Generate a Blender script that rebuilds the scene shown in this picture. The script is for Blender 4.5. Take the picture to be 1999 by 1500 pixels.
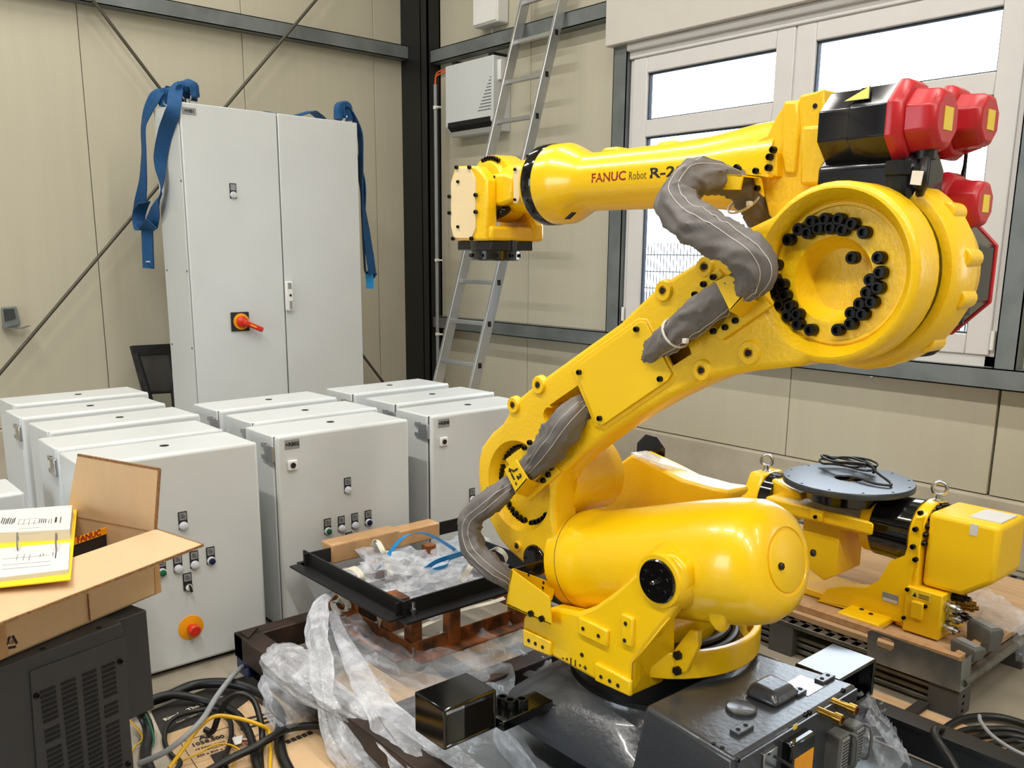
import bpy, bmesh, math, random
from mathutils import Vector, Matrix
random.seed(7)
for o in list(bpy.data.objects): bpy.data.objects.remove(o)
S = bpy.context.scene
C = S.collection
PI = math.pi
V = Vector

# ---------------------------------------------------------------- camera
F, CX, CY, EYE = 1727.54, 1000.0, 865.57, 1.4783
RW = Matrix(((0.657887, 0.753068, 0.008588), (0.16147, -0.129906, -0.97829), (-0.735603, 0.644991, -0.207062)))          # rows: image right, image down, forward, in world axes
cam_d = bpy.data.cameras.new('camera'); cam = bpy.data.objects.new('camera', cam_d); C.objects.link(cam)
cam_d.sensor_width = 36; cam_d.lens = F * 36 / 1999
cam_d.shift_x = (999.5 - CX) / 1999; cam_d.shift_y = (CY - 750) / 1999
cam_d.clip_start = 0.05; cam_d.clip_end = 200
rx, ry, rz = RW[0], RW[1], RW[2]
M = Matrix(((rx[0], -ry[0], -rz[0]), (rx[1], -ry[1], -rz[1]), (rx[2], -ry[2], -rz[2])))
cam.matrix_world = Matrix.Translation((0, 0, EYE)) @ M.to_4x4()
S.camera = cam
# survey helpers: the point of a wall / floor / machine face (a plane at a known place) behind a photo pixel
def _ray(px, py):
    a, b = (px - CX) / F, (py - CY) / F
    return V((rx[0]*a + ry[0]*b + rz[0], rx[1]*a + ry[1]*b + rz[1], rx[2]*a + ry[2]*b + rz[2]))
def PX(px, py, x): d = _ray(px, py); return V((0, 0, EYE)) + d * (x / d[0])
def PY(px, py, y): d = _ray(px, py); return V((0, 0, EYE)) + d * (y / d[1])
def PZ(px, py, z): d = _ray(px, py); return V((0, 0, EYE)) + d * ((z - EYE) / d[2])
def pys(l, y): return [PY(a, b, y) for a, b in l]

# ---------------------------------------------------------------- world, lamps, exposure
S.view_settings.view_transform = 'Standard'; S.view_settings.look = 'None'
S.view_settings.gamma = 1; S.view_settings.use_curve_mapping = False
S.view_settings.exposure = -0.42
W = bpy.data.worlds.new('overcast'); S.world = W; W.use_nodes = True
bgn = W.node_tree.nodes['Background']; bgn.inputs[0].default_value = (0.80, 0.90, 1.0, 1); bgn.inputs[1].default_value = 10.0
LAMP_W = 78.0      # watts of each hanging strip lamp
# ---------------------------------------------------------------- materials
def lin(c):
    return tuple(((v/255)/12.92 if v/255 <= .04045 else ((v/255+.055)/1.055)**2.4) for v in c)
MATS = {}
def mat(name, rgb, rough=.5, metal=0, var=.06, scale=8, bump=0, bscale=60, stretch=None, rgb2=None, spec=.5, coat=0, trans=0, alpha=1, emit=0, mottle=None):
    m = bpy.data.materials.new(name); m.use_nodes = True; MATS[name] = m
    nt = m.node_tree; b = nt.nodes['Principled BSDF']; L = nt.links
    c = lin(rgb); c2 = lin(rgb2) if rgb2 else tuple(max(0, v*(1-var*2)) for v in c)
    tc = nt.nodes.new('ShaderNodeTexCoord'); mp = nt.nodes.new('ShaderNodeMapping'); L.new(tc.outputs['Object'], mp.inputs[0])
    if stretch: mp.inputs['Scale'].default_value = stretch
    n = nt.nodes.new('ShaderNodeTexNoise'); n.inputs['Scale'].default_value = scale; n.inputs['Detail'].default_value = 5
    L.new(mp.outputs[0], n.inputs['Vector'])
    r = nt.nodes.new('ShaderNodeValToRGB'); r.color_ramp.elements[0].position = .35; r.color_ramp.elements[1].position = .65
    if mottle: r.color_ramp.elements[0].position, r.color_ramp.elements[1].position = mottle
    r.color_ramp.elements[0].color = (*c2, 1); r.color_ramp.elements[1].color = (*c, 1)
    L.new(n.outputs['Fac'], r.inputs[0]); L.new(r.outputs[0], b.inputs['Base Color'])
    b.inputs['Roughness'].default_value = rough; b.inputs['Metallic'].default_value = metal
    b.inputs['Specular IOR Level'].default_value = spec
    if coat: b.inputs['Coat Weight'].default_value = coat; b.inputs['Coat Roughness'].default_value = .08
    if trans: b.inputs['Transmission Weight'].default_value = trans
    if alpha < 1: b.inputs['Alpha'].default_value = alpha
    if emit: b.inputs['Emission Color'].default_value = (1, .97, .92, 1); b.inputs['Emission Strength'].default_value = emit
    if bump:
        n2 = nt.nodes.new('ShaderNodeTexNoise'); n2.inputs['Scale'].default_value = bscale; n2.inputs['Detail'].default_value = 3
        L.new(mp.outputs[0], n2.inputs['Vector'])
        bp = nt.nodes.new('ShaderNodeBump'); bp.inputs['Strength'].default_value = bump; bp.inputs['Distance'].default_value = .01
        L.new(n2.outputs['Fac'], bp.inputs['Height']); L.new(bp.outputs[0], b.inputs['Normal'])
    return m
mat('yellow', (250,202,10), .28, var=.03, scale=3, bump=.06, bscale=70, coat=.35)
mat('yellow_cast', (248,199,10), .36, var=.03, scale=3, bump=.16, bscale=90, coat=.25)
mat('yellow_sheet', (244,198,14), .42, var=.02, scale=3)
mat('black_steel', (16,16,18), .32, var=.1, scale=20)
mat('gloss_black', (9,9,10), .09, var=.05, scale=6, bump=.015, bscale=9, spec=.9)
mat('bolt_black', (13,13,14), .25, var=.1, scale=40, metal=.3)
mat('motor_black', (18,19,28), .2, var=.1, scale=6, coat=.3)
mat('motor_red', (190,34,42), .33, var=.05, scale=6)
mat('base_grey', (56,59,64), .3, var=.08, scale=6, bump=.14, bscale=60, coat=.3)
mat('dark_enclosure', (52,53,56), .55, var=.04, scale=30, bump=.05, bscale=300)
mat('plate_glare', (240,216,170), .35, var=.02)  # pale tone paints in the bright reflection on the wrist cover and strip
mat('slot_black', (5,5,6), .8)
mat('cabinet', (203,206,206), .3, var=.02, scale=3, bump=.03, bscale=250)
mat('door_gap', (52,54,56), .6)
mat('plate_grey', (142,144,146), .45, var=.05)
mat('ink', (22,22,24), .6)
mat('ink_brown', (96,66,38), .7)
mat('ink_red', (150,28,20), .5)
mat('ink_white', (216,206,186), .7)
mat('white_plastic', (226,226,222), .4, var=.02)
mat('lens_white', (196,198,204), .25, var=.03)
mat('green', (12,92,58), .3); mat('navy', (18,24,62), .3)
mat('orange', (242,160,10), .4); mat('red', (206,44,20), .35)
mat('chrome', (200,202,206), .22, 1, var=.05)
mat('aluminium', (196,198,200), .38, .9, var=.1, scale=4, bump=.05, bscale=200)
mat('galvanised', (150,158,164), .33, .75, var=.14, scale=9, mottle=(.4,.6))
mat('galv_beam', (124,130,131), .45, .45, var=.12, scale=5, mottle=(.38,.62))
mat('brass', (190,150,72), .28, 1)
mat('wall_panel', (186,180,160), .55, var=.018, scale=2.2, stretch=(9,9,.5))
mat('wall_joint', (66,62,52), .8)
mat('concrete', (182,173,156), .8, var=.1, scale=4, bump=.12, bscale=40)
mat('floor_concrete', (158,149,132), .6, var=.14, scale=3, bump=.05, bscale=30)
mat('column_black', (15,16,18), .5, var=.1)
mat('rod', (86,82,72), .5, .5)
mat('frame_white', (208,205,203), .4, var=.015)
mat('shutter_box', (200,194,186), .5, var=.015)
mat('gasket', (40,52,66), .6)
mat('sling_blue', (0,74,126), .7, var=.1, scale=60, bump=.3, bscale=500)
mat('strap_blue', (6,142,212), .45, var=.06, scale=30)
mat('strap_white', (222,216,200), .5, var=.06, scale=30)
mat('cardboard', (204,172,132), .75, var=.02, scale=9, stretch=(4,4,1), bump=.04, bscale=60)
mat('cardboard_edge', (150,108,66), .85, var=.25, scale=160)
mat('tape_brown', (196,154,106), .35, var=.08, scale=20)
mat('plywood', (200,164,124), .6, var=.1, scale=5, stretch=(1,9,1))
mat('wood', (196,154,112), .6, var=.12, scale=4, stretch=(12,1,6))
mat('print_dark', (40,36,33), .7)
mat('paper', (206,205,202), .7, var=.015)
mat('binder_yellow', (246,204,6), .4, var=.02)
mat('rust', (150,86,36), .75, .1, var=.2, scale=14, rgb2=(62,40,27), bump=.2, bscale=80, mottle=(.35,.6))
mat('brown_steel', (58,40,30), .5, .2, var=.2, scale=10, rgb2=(34,25,21), bump=.1, bscale=60)
mat('angle_black', (30,31,33), .45, .3, var=.12, scale=10)
mat('blue_paint', (16,36,84), .4)
mat('cable_black', (17,17,18), .42, var=.1, scale=30)
mat('cable_grey', (152,156,160), .5); mat('cable_yellow', (226,178,20), .45); mat('cable_orange', (214,92,20), .45)
mat('sleeve', (112,107,104), .7, var=.07, scale=5, bump=.5, bscale=16)
mat('turntable', (84,88,94), .3, .7, var=.08, scale=5)
mat('sleeve_stitch', (196,190,182), .7)
mat('seat_black', (24,24,25), .6); mat('seat_mesh', (78,76,74), .8, var=.15, scale=200)
mat('galv_frame', (104,110,112), .42, .6, var=.12, scale=8)
mat('pallet_steel', (120,118,112), .4, .7, var=.2, scale=12, mottle=(.35,.65))
mat('pallet_block', (78,76,74), .6, var=.1)
mat('connector_grey', (96,97,94), .5, var=.1, scale=20)
mat('label_yellow', (236,206,60), .5, var=.03); mat('label_white', (226,220,210), .5)
mat('fence', (18,22,24), .5, .3); mat('outdoor_ground', (92,92,90), .9, var=.1); mat('car_white', (120,124,130), .3); mat('van_yellow', (150,120,34), .4); mat('outdoor_wall', (228,226,220), .8)
mat('ceiling_panel', (190,188,180), .7); mat('lamp_body', (210,210,208), .5)
mat('lamp_glow', (255,250,240), .5, emit=6)
def film(name, col, lo, hi, edge, rough, bump):
    # thin plastic film: mostly clear, whiter where it is creased or seen edge-on, glossy
    m = bpy.data.materials.new(name); m.use_nodes = True; MATS[name] = m; nt = m.node_tree; L = nt.links
    b = nt.nodes['Principled BSDF']; out = nt.nodes['Material Output']
    b.inputs['Base Color'].default_value = (*lin(col), 1); b.inputs['Roughness'].default_value = rough; b.inputs['Specular IOR Level'].default_value = 1.0
    t = nt.nodes.new('ShaderNodeBsdfTransparent'); mix = nt.nodes.new('ShaderNodeMixShader')
    n = nt.nodes.new('ShaderNodeTexNoise'); n.inputs['Scale'].default_value = 9; n.inputs['Detail'].default_value = 6; n.inputs['Distortion'].default_value = 1.2
    tc = nt.nodes.new('ShaderNodeTexCoord'); L.new(tc.outputs['Object'], n.inputs['Vector'])
    mr = nt.nodes.new('ShaderNodeMapRange'); mr.inputs[1].default_value = .42; mr.inputs[2].default_value = .75; mr.inputs[3].default_value = lo; mr.inputs[4].default_value = hi
    L.new(n.outputs['Fac'], mr.inputs[0])
    lw = nt.nodes.new('ShaderNodeLayerWeight'); lw.inputs[0].default_value = .25
    pw = nt.nodes.new('ShaderNodeMath'); pw.operation = 'POWER'; pw.inputs[1].default_value = 2.5; L.new(lw.outputs['Facing'], pw.inputs[0])
    ad = nt.nodes.new('ShaderNodeMath'); ad.operation = 'MULTIPLY_ADD'; ad.use_clamp = True
    L.new(pw.outputs[0], ad.inputs[0]); ad.inputs[1].default_value = edge; L.new(mr.outputs[0], ad.inputs[2])
    L.new(ad.outputs[0], mix.inputs[0]); L.new(t.outputs[0], mix.inputs[1]); L.new(b.outputs[0], mix.inputs[2]); L.new(mix.outputs[0], out.inputs[0])
    n2 = nt.nodes.new('ShaderNodeTexNoise'); n2.inputs['Scale'].default_value = 20; n2.inputs['Detail'].default_value = 4; L.new(tc.outputs['Object'], n2.inputs['Vector'])
    bp = nt.nodes.new('ShaderNodeBump'); bp.inputs['Strength'].default_value = bump; bp.inputs['Distance'].default_value = .03
    L.new(n2.outputs['Fac'], bp.inputs['Height']); L.new(bp.outputs[0], b.inputs['Normal'])
film('film_clear', (216,224,236), .13, .45, .6, .06, .6)
film('film_milky', (232,236,244), .26, .62, .65, .14, .7)
def glassmat(name):
    m = bpy.data.materials.new(name); m.use_nodes = True; MATS[name] = m; nt = m.node_tree; L = nt.links
    t = nt.nodes.new('ShaderNodeBsdfTransparent'); g = nt.nodes.new('ShaderNodeBsdfGlossy'); g.inputs['Roughness'].default_value = .02
    mix = nt.nodes.new('ShaderNodeMixShader'); fr = nt.nodes.new('ShaderNodeFresnel'); fr.inputs[0].default_value = 1.3
    L.new(fr.outputs[0], mix.inputs[0]); L.new(t.outputs[0], mix.inputs[1]); L.new(g.outputs[0], mix.inputs[2])
    L.new(mix.outputs[0], nt.nodes['Material Output'].inputs[0])
glassmat('glass')

# ---------------------------------------------------------------- mesh helpers
def frame_from(n):
    n = n.normalized(); a = V((0,0,1)) if abs(n.z) < .9 else V((1,0,0))
    u = a.cross(n).normalized(); return u, n.cross(u), n
class G:
    def __init__(s): s.b = bmesh.new()
    def box(s, x0, x1, y0, y1, z0, z1):
        vs = [s.b.verts.new((x, y, z)) for z in (z0, z1) for x, y in ((x0,y0),(x1,y0),(x1,y1),(x0,y1))]
        for q in ((3,2,1,0),(4,5,6,7),(0,1,5,4),(1,2,6,5),(2,3,7,6),(3,0,4,7)): s.b.faces.new([vs[i] for i in q])
        return s
    def beam(s, p0, p1, w, h, up=(0,0,1)):
        d = (p1-p0); u = d.cross(V(up)).normalized(); v = u.cross(d).normalized()
        vs = [s.b.verts.new(p + u*a*w/2 + v*b_*h/2) for p in (p0, p1) for a, b_ in ((-1,-1),(1,-1),(1,1),(-1,1))]
        for q in ((0,1,2,3),(7,6,5,4),(4,5,1,0),(5,6,2,1),(6,7,3,2),(7,4,0,3)): s.b.faces.new([vs[i] for i in q])
        return s
    def prism(s, pts, vec):
        vec = V(vec); a = [s.b.verts.new(p) for p in pts]; b = [s.b.verts.new(V(p)+vec) for p in pts]; n = len(a)
        s.b.faces.new(a[::-1]); s.b.faces.new(b)
        for i in range(n): s.b.faces.new((a[i], a[(i+1)%n], b[(i+1)%n], b[i]))
        return s
    def loft(s, rings, cap=True):
        R = [[s.b.verts.new(p) for p in r] for r in rings]; n = len(R[0])
        for A, B in zip(R, R[1:]):
            for i in range(n): s.b.faces.new((A[i], A[(i+1)%n], B[(i+1)%n], B[i]))
        if cap: s.b.faces.new(R[0][::-1]); s.b.faces.new(R[-1])
        return s
    def lathe(s, p, d, prof, n=40, cap=True):
        u, v, w = frame_from(V(d)); p = V(p)
        return s.loft([[p + w*t + (u*math.cos(2*PI*i/n) + v*math.sin(2*PI*i/n))*max(r,1e-4) for i in range(n)] for t, r in prof], cap)
    def cyl(s, p0, p1, r0, r1=None, n=24):
        d = V(p1)-V(p0); return s.lathe(p0, d, [(0, r0), (d.length, r0 if r1 is None else r1)], n)
    def tube(s, pts, r, n=10, sub=6, fold=0, flat=1.0, up=(0,0,1), seed=1, lon=0, cr=None):
        P = smooth_path([V(p) for p in pts], sub) if sub else [V(p) for p in pts]
        rs = r if isinstance(r, (list, tuple)) else [r, r]
        rnd = random.Random(seed); ph = [rnd.uniform(0, 6.28) for _ in range(6)]
        rings = []; s.rings = rings; t0 = (P[1]-P[0]).normalized(); u = t0.cross(V(up)); from mathutils import noise as nz; so = V((seed*7.3, seed*2.9, seed*5.1))
        if u.length < 1e-3: u = t0.cross(V((1,0,.2)))
        u.normalize(); dist = 0
        for i, p in enumerate(P):
            t = (P[min(i+1, len(P)-1)] - P[max(i-1, 0)]).normalized()
            u = (u - t*u.dot(t)).normalized(); v = t.cross(u)
            if i: dist += (p - P[i-1]).length
            k = i/(len(P)-1)*(len(rs)-1); j = min(int(k), len(rs)-2); rr = rs[j] + (rs[j+1]-rs[j])*(k-j)
            ring = []
            for q in range(n):
                a = 2*PI*q/n; f = 1
                if fold: f += fold*(.55*math.sin(3*a + dist*16 + ph[0] + 1.3*math.sin(dist*31+ph[3])) + .5*math.sin(5*a - dist*27 + ph[1]) + .55*math.sin(dist*75 + 2*a + ph[2] + 1.5*math.sin(a+dist*9)))
                if lon: f += lon*(.7*abs(math.sin(3*a + 1.5*math.sin(dist*5+ph[4]) + ph[0])) + .5*abs(math.sin(7*a + 2*math.sin(dist*7+ph[5]) + ph[1])) - .55)
                if cr:
                    at = a + dist*7 + .8*math.sin(dist*11+ph[2]); q_ = V((math.cos(at)*1.15, math.sin(at)*1.15, dist*cr[1])) + so; f += cr[0]*((1-abs(nz.noise(q_)))**3*1.1 + .45*(1-abs(nz.noise(q_*1.9+so)))**4 - .75)
                ring.append(p + (u*math.cos(a) + v*math.sin(a)*flat)*rr*f)
            rings.append(ring)
        return s.loft(rings)
    def ribbon(s, pts, w, th=.003, wid=(0,1,0), sub=6, twist=None):
        P = smooth_path([V(p) for p in pts], sub); Wd = V(wid).normalized(); rings = []
        for i, p in enumerate(P):
            t = (P[min(i+1, len(P)-1)] - P[max(i-1, 0)]).normalized()
            wd = Wd
            if twist:
                k = i/(len(P)-1)*(len(twist)-1); j = min(int(k), len(twist)-2); ang = math.radians(twist[j] + (twist[j+1]-twist[j])*(k-j))
                wd = Matrix.Rotation(ang, 3, t) @ Wd
            wd = (wd - t*wd.dot(t)).normalized(); n_ = t.cross(wd)
            rings.append([p + wd*w/2 + n_*th/2, p - wd*w/2 + n_*th/2, p - wd*w/2 - n_*th/2, p + wd*w/2 - n_*th/2])
        return s.loft(rings)
    def xf(s, m):
        s.b.transform(m); return s
    def mesh(s, name, m, smooth=True, ang=38):
        bmesh.ops.recalc_face_normals(s.b, faces=s.b.faces)
        me = bpy.data.meshes.new(name); s.b.to_mesh(me); s.b.free()
        me.materials.append(MATS[m])
        if smooth and len(me.polygons):
            me.polygons.foreach_set('use_smooth', [True]*len(me.polygons)); me.set_sharp_from_angle(angle=math.radians(ang))
        return me
def smooth_path(P, sub):
    out = []
    for i in range(len(P)-1):
        a, b, c, d = P[max(i-1,0)], P[i], P[i+1], P[min(i+2, len(P)-1)]
        for k in range(sub):
            t = k/sub; out.append(.5*((2*b) + (c-a)*t + (2*a-5*b+4*c-d)*t*t + (3*b-a-3*c+d)*t**3))
    out.append(P[-1]); return out
ROOTS = set()
def tag(o, label, cat, group=None):
    o['label'] = label; o['category'] = cat
    if group: o['group'] = group
    return o
def thing(name, label, cat, loc, group=None, rz=0):
    o = bpy.data.objects.new(name, None); C.objects.link(o); o.location = loc; o.rotation_euler.z = rz
    o.empty_display_size = .1; ROOTS.add(o.name); return tag(o, label, cat, group)
def obj(name, g, m, parent=None, bevel=0, seg=2, local=False, smooth=True, sub=0, label=None, ang=38):
    me = g.mesh(name, m, smooth, ang) if isinstance(g, G) else g
    o = bpy.data.objects.new(name, me); C.objects.link(o)
    if parent:
        o.parent = parent
        if not local and parent.name in ROOTS: o.location = -parent.location
    if bevel:
        bv = o.modifiers.new('bevel', 'BEVEL'); bv.width = bevel; bv.segments = seg; bv.limit_method = 'ANGLE'; bv.angle_limit = math.radians(40)
    if sub: sm = o.modifiers.new('sub', 'SUBSURF'); sm.levels = sub; sm.render_levels = sub
    if label: o['label'] = label
    return o
def struct(name, g, m, **k):
    o = obj(name, g, m, **k); o['kind'] = 'structure'; return o
def inst(name, me, parent, pos, nrm=None, rot=None, local=False, scale=None):
    o = bpy.data.objects.new(name, me); C.objects.link(o); o.parent = parent
    o.location = V(pos) - (parent.location if parent.name in ROOTS and not local else V((0,0,0)))
    if nrm is not None: o.rotation_euler = V(nrm).to_track_quat('Z', 'Y').to_euler()
    if rot is not None: o.rotation_euler = rot
    if scale: o.scale = (scale,)*3 if isinstance(scale, (int, float)) else scale
    return o
def bolt_mesh(name, r, h, m='bolt_black'):
    g = G(); g.lathe((0,0,0), (0,0,1), [(0,r),(h*.88,r),(h,r*.88),(h,r*.55),(h*.5,r*.5),(h*.5,0)], 14); return g.mesh(name, m, ang=50)
BOLT = bolt_mesh('bolt', .0105, .022); BOLT_S = bolt_mesh('small_bolt', .0072, .009); HEX = None
g = G(); g.lathe((0,0,0),(0,0,1),[(0,.009),(.007,.009),(.0075,.006),(.0075,0)],6); HEX = g.mesh('hex_bolt','bolt_black',ang=20)
g = G(); g.lathe((0,0,0),(0,0,1),[(0,.007),(.0012,.007),(.0013,0)],12); HOLE = g.mesh('hole','slot_black')
def text_mesh(s, size, m, bold=0, align='CENTER', font_shear=0, ex=.0004):
    c = bpy.data.curves.new('lettering', 'FONT'); c.body = s; c.size = size; c.align_x = align; c.align_y = 'CENTER'; c.extrude = ex; c.offset = bold; c.shear = font_shear; c.resolution_u = 2
    o = bpy.data.objects.new('lettering', c); C.objects.link(o); bpy.context.view_layer.update()
    me = bpy.data.meshes.new_from_object(o.evaluated_get(bpy.context.evaluated_depsgraph_get()))
    bpy.data.objects.remove(o); bpy.data.curves.remove(c); me.name = 'lettering'; me.materials.clear(); me.materials.append(MATS[m]); return me
def lettering(s, size, m, parent, pos, right, up, bold=0, align='CENTER', local=False):
    me = text_mesh(s, size, m, bold, align); r = V(right).normalized(); n = r.cross(V(up)).normalized(); u = n.cross(r)
    o = inst('lettering', me, parent, pos, local=local)
    o.rotation_euler = Matrix((r, u, n)).transposed().to_euler(); return o
# ---------------------------------------------------------------- the room
WX, WY, ZC = -6.50, 4.57, 5.4          # left wall plane, window wall plane, ceiling
XE, YE = 5.5, -6.5                     # far ends of the hall behind the camera
fl = struct('floor', G().box(WX-.2, XE+.2, YE-.2, WY+.2, -.2, 0), 'floor_concrete')
struct('ceiling', G().box(WX-.2, XE+.2, YE-.2, WY+.2, ZC, ZC+.15), 'ceiling_panel')
struct('wall_rear', G().box(XE, XE+.15, YE, WY, 0, ZC), 'wall_panel')
g = G(); g.box(WX, -4.2, YE-.15, YE, 0, ZC); g.box(-1.2, XE, YE-.15, YE, 0, ZC); g.box(-4.2, -1.2, YE-.15, YE, 3.6, ZC)
struct('wall_front', g, 'wall_panel')          # unseen gate opening, added to let daylight in behind the camera
def panel_mesh(x0, x1, z0, z1, axis):
    # one sandwich panel with slightly turned-in edges; axis 'y': stands in the window wall, 'x': in the left wall
    g = G(); e = .0022
    if axis == 'y': g.box(x0+e, x1-e, WY, WY+.10, z0, z1)
    else: g.box(WX-.10, WX, x0+e, x1-e, z0, z1)
    return g
wl = struct('wall_left', G().box(WX-.2, WX-.06, YE, WY+.2, 0, ZC), 'wall_joint')
yj = [PX(174,300,WX).y, PX(480,100,WX).y, PX(734,300,WX).y]; stp = (yj[2]-yj[0])/2
js = [yj[0]+stp*k for k in range(-8, 3)] + [WY]
for a, b in zip(js, js[1:]): obj('panel', panel_mesh(a, b, .34, ZC, 'x'), 'wall_panel', wl, bevel=.003)
# window wall with its opening
WL, WR, WZ0, WZ1 = -4.04, -1.64, .965, 2.79
back = G()
back.box(WX, WL-.1, WY+.06, WY+.2, 0, ZC); back.box(WR+.1, 1.0, WY+.06, WY+.2, 0, ZC); back.box(3.6, XE, WY+.06, WY+.2, 0, ZC)
back.box(1.0, 3.6, WY+.06, WY+.2, 0, WZ0-.02); back.box(1.0, 3.6, WY+.06, WY+.2, WZ1+.1, ZC)
back.box(WL-.1, WR+.1, WY+.06, WY+.2, 0, WZ0-.02); back.box(WL-.1, WR+.1, WY+.06, WY+.2, WZ1+.1, ZC)
wr = struct('wall_right', back, 'wall_joint')
xs = [-5.046-1.14] + [-5.046+1.138*k for k in range(10)]; xs = [WX] + xs + [XE]
for a, b in zip(xs, xs[1:]):
    spans = [(a, b, .34, ZC)]
    for w0, w1 in ((WL, WR), (1.1, 3.5)):
        new = []
        for (p, q, z0, z1) in spans:
            if q <= w0 or p >= w1: new.append((p, q, z0, z1)); continue
            if p < w0: new.append((p, w0, z0, z1))
            if q > w1: new.append((w1, q, z0, z1))
            new.append((max(p,w0), min(q,w1), z0, WZ0-.01)); new.append((max(p,w0), min(q,w1), WZ1, z1))
        spans = new
    for (p, q, z0, z1) in spans:
        if q-p > .03: obj('panel', panel_mesh(p, q, z0, z1, 'y'), 'wall_panel', wr, bevel=.003)
# concrete upstand under the panels
struct('baseboard_right', G().box(WX, XE, WY-.035, WY+.1, 0, .335), 'concrete', bevel=.01)
struct('baseboard_left', G().box(WX-.1, WX+.035, YE, WY, 0, .335), 'concrete', bevel=.01)
# steel rails (cold-formed channels) and the corner column
def rail_x(name, x0, x1, z0, z1, y0=4.47):
    g = G(); t = .006
    g.box(x0, x1, y0, y0+t, z0, z1); g.box(x0, x1, y0, WY, z1-t, z1); g.box(x0, x1, y0, WY, z0, z0+t)
    return struct(name, g, 'galv_beam')
rail_x('trim_1', WX+.33, -4.17, 2.98, 3.08)
rail_x('trim_2', WX+.33, XE, .876, .976)
g = G(); t = .006; x0 = WX+.10; g.box(x0-t, x0, YE, WY-.06, 3.045, 3.15); g.box(WX, x0, YE, WY-.06, 3.15-t, 3.15); g.box(WX, x0, YE, WY-.06, 3.045, 3.045+t)
struct('trim_3', g, 'galv_beam')
g = G(); cx0, cx1, cy0, cy1 = WX, -6.13, 4.44, WY
g.box(cx0, cx1, cy0, cy0+.014, 0, ZC); g.box(cx0, cx1, cy1-.014, cy1, 0, ZC); g.box(cx1-.10, cx1-.088, cy0, cy1, 0, ZC); g.box(cx1-.012, cx1, cy0, cy1, 0, ZC)
struct('trim_4', g, 'column_black')
# upright steel posts beside the window
def post(name, x0, x1, z0, z1):
    g = G(); g.box(x0, x1, 4.475, 4.481, z0, z1); g.box(x0, x0+.006, 4.475, WY+.02, z0, z1); g.box(x1-.006, x1, 4.475, WY+.02, z0, z1)
    return struct(name, g, 'galv_beam')
post('trim_5', -4.15, -4.035, .976, WZ1); post('trim_6', -1.648, -1.55, .976, 4.2)
screws = bolt_mesh('screw', .012, .008, 'chrome')
for px, py in ((1701,736),(1994,700)):
    inst('screw', screws, wr, PY(px, py, WY), (0,-1,0))

# ---------------------------------------------------------------- window (and an added twin out of view, for more daylight)
def window(name, x0, shutter=True):
    dx = x0 - (-4.03)
    FY = 4.50
    w = struct(name, G(), 'frame_white')
    def fb(nm, g, m='frame_white', bev=.006, par=None): return obj(nm, g, m, par or w, bevel=bev)
    L_, M_, R_ = -4.03+dx, -2.848+dx, -1.652+dx; Z0, Z1 = .972, 2.76
    fr = G(); fr.box(L_, L_+.055, FY+.01, FY+.09, Z0, Z1); fr.box(R_-.055, R_, FY+.01, FY+.09, Z0, Z1)
    fr.box(L_, R_, FY+.01, FY+.09, Z1-.07, Z1); fr.box(L_, R_, FY+.01, FY+.09, Z0, Z0+.06); fr.box(M_-.02, M_+.02, FY+.01, FY+.09, Z0, Z1)
    fb('frame', fr)
    for a, b in ((L_+.03, M_-.005), (M_+.005, R_-.03)):
        ga, gb = a+.115, b-.115; h0, h1 = 1.03, 2.70
        s = G()
        for (p, q, z0, z1) in ((a, ga, h0, h1), (gb, b, h0, h1), (ga, gb, 2.605, h1), (ga, gb, 2.222, 2.325), (ga, gb, h0, 1.128)): s.box(p, q, FY, FY+.06, z0, z1)
        sash = fb('sash', s)
        for z0, z1 in ((2.325, 2.605), (1.128, 2.222)):
            k = G(); e = .008
            for (p, q, c, d) in ((ga, ga+e, z0, z1), (gb-e, gb, z0, z1), (ga, gb, z1-e, z1), (ga, gb, z0, z0+e)): k.box(p, q, FY+.02, FY+.05, c, d)
            obj('gasket', k, 'gasket', sash)
            obj('pane', G().box(ga, gb, FY+.03, FY+.036, z0, z1), 'glass', sash)
        for z in (1.10,):
            hx = b+.012 if b > M_ else a-.012
            obj('hinge', G().cyl((hx, FY-.008, z-.04), (hx, FY-.008, z+.05), .011, n=12), 'white_plastic', sash)
    if shutter:
        g = G(); x1 = R_+.35
        g.box(-4.178+dx, x1, 4.42, 4.62, 2.79, 3.13); obj('shutter_box', g, 'shutter_box', w, bevel=.006)
        g = G(); g.box(L_, R_, 4.46, 4.52, 2.745, 2.79); g.box(L_, R_, 4.49, 4.53, 2.70, 2.75); obj('guide_strip', g, 'frame_white', w, bevel=.008)
    g = G(); g.box(L_-.01, R_+.01, FY+.09, WY+.25, Z0-.01, Z0+.03); obj('outer_sill', g, 'galv_beam', w)
    return w
window('window_1', -4.03)
window('window_added', 1.13)  # added out of view to bring more daylight into the hall
# outdoors
struct('ground', G().box(-30, 30, WY+.3, 45, -.35, -.25), 'outdoor_ground')
struct('forecourt', G().box(-20, 20, -30, YE-.2, -.3, -.02), 'outdoor_ground')
fn = thing('mesh_fence', 'dark welded mesh fence standing outside behind the window', 'fence', (-3, 8.6, -.25))
for i in range(5): obj('post', G().box(-10.5+i*2.5, -10.44+i*2.5, 8.62, 8.66, -.25, 1.66), 'fence', fn)
for i in range(9): obj('wire', G().box(-10.5, 0, 8.596, 8.604, -.1+i*.2, -.086+i*.2), 'fence', fn)
vw = G().box(-.004, .004, -.004, .004, 0, 1.9).mesh('wire', 'fence')
for i in range(200): inst('wire', vw, fn, (-10.4+i*.05, 8.6, -.25))
vn = thing('parked_van', 'yellow van parked outside beyond the mesh fence', 'van', (-13.5, 22.6, -.25))
def at2(x, y): return V((x, y, 0))
vx, vy = -13.6, 20.0
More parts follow.
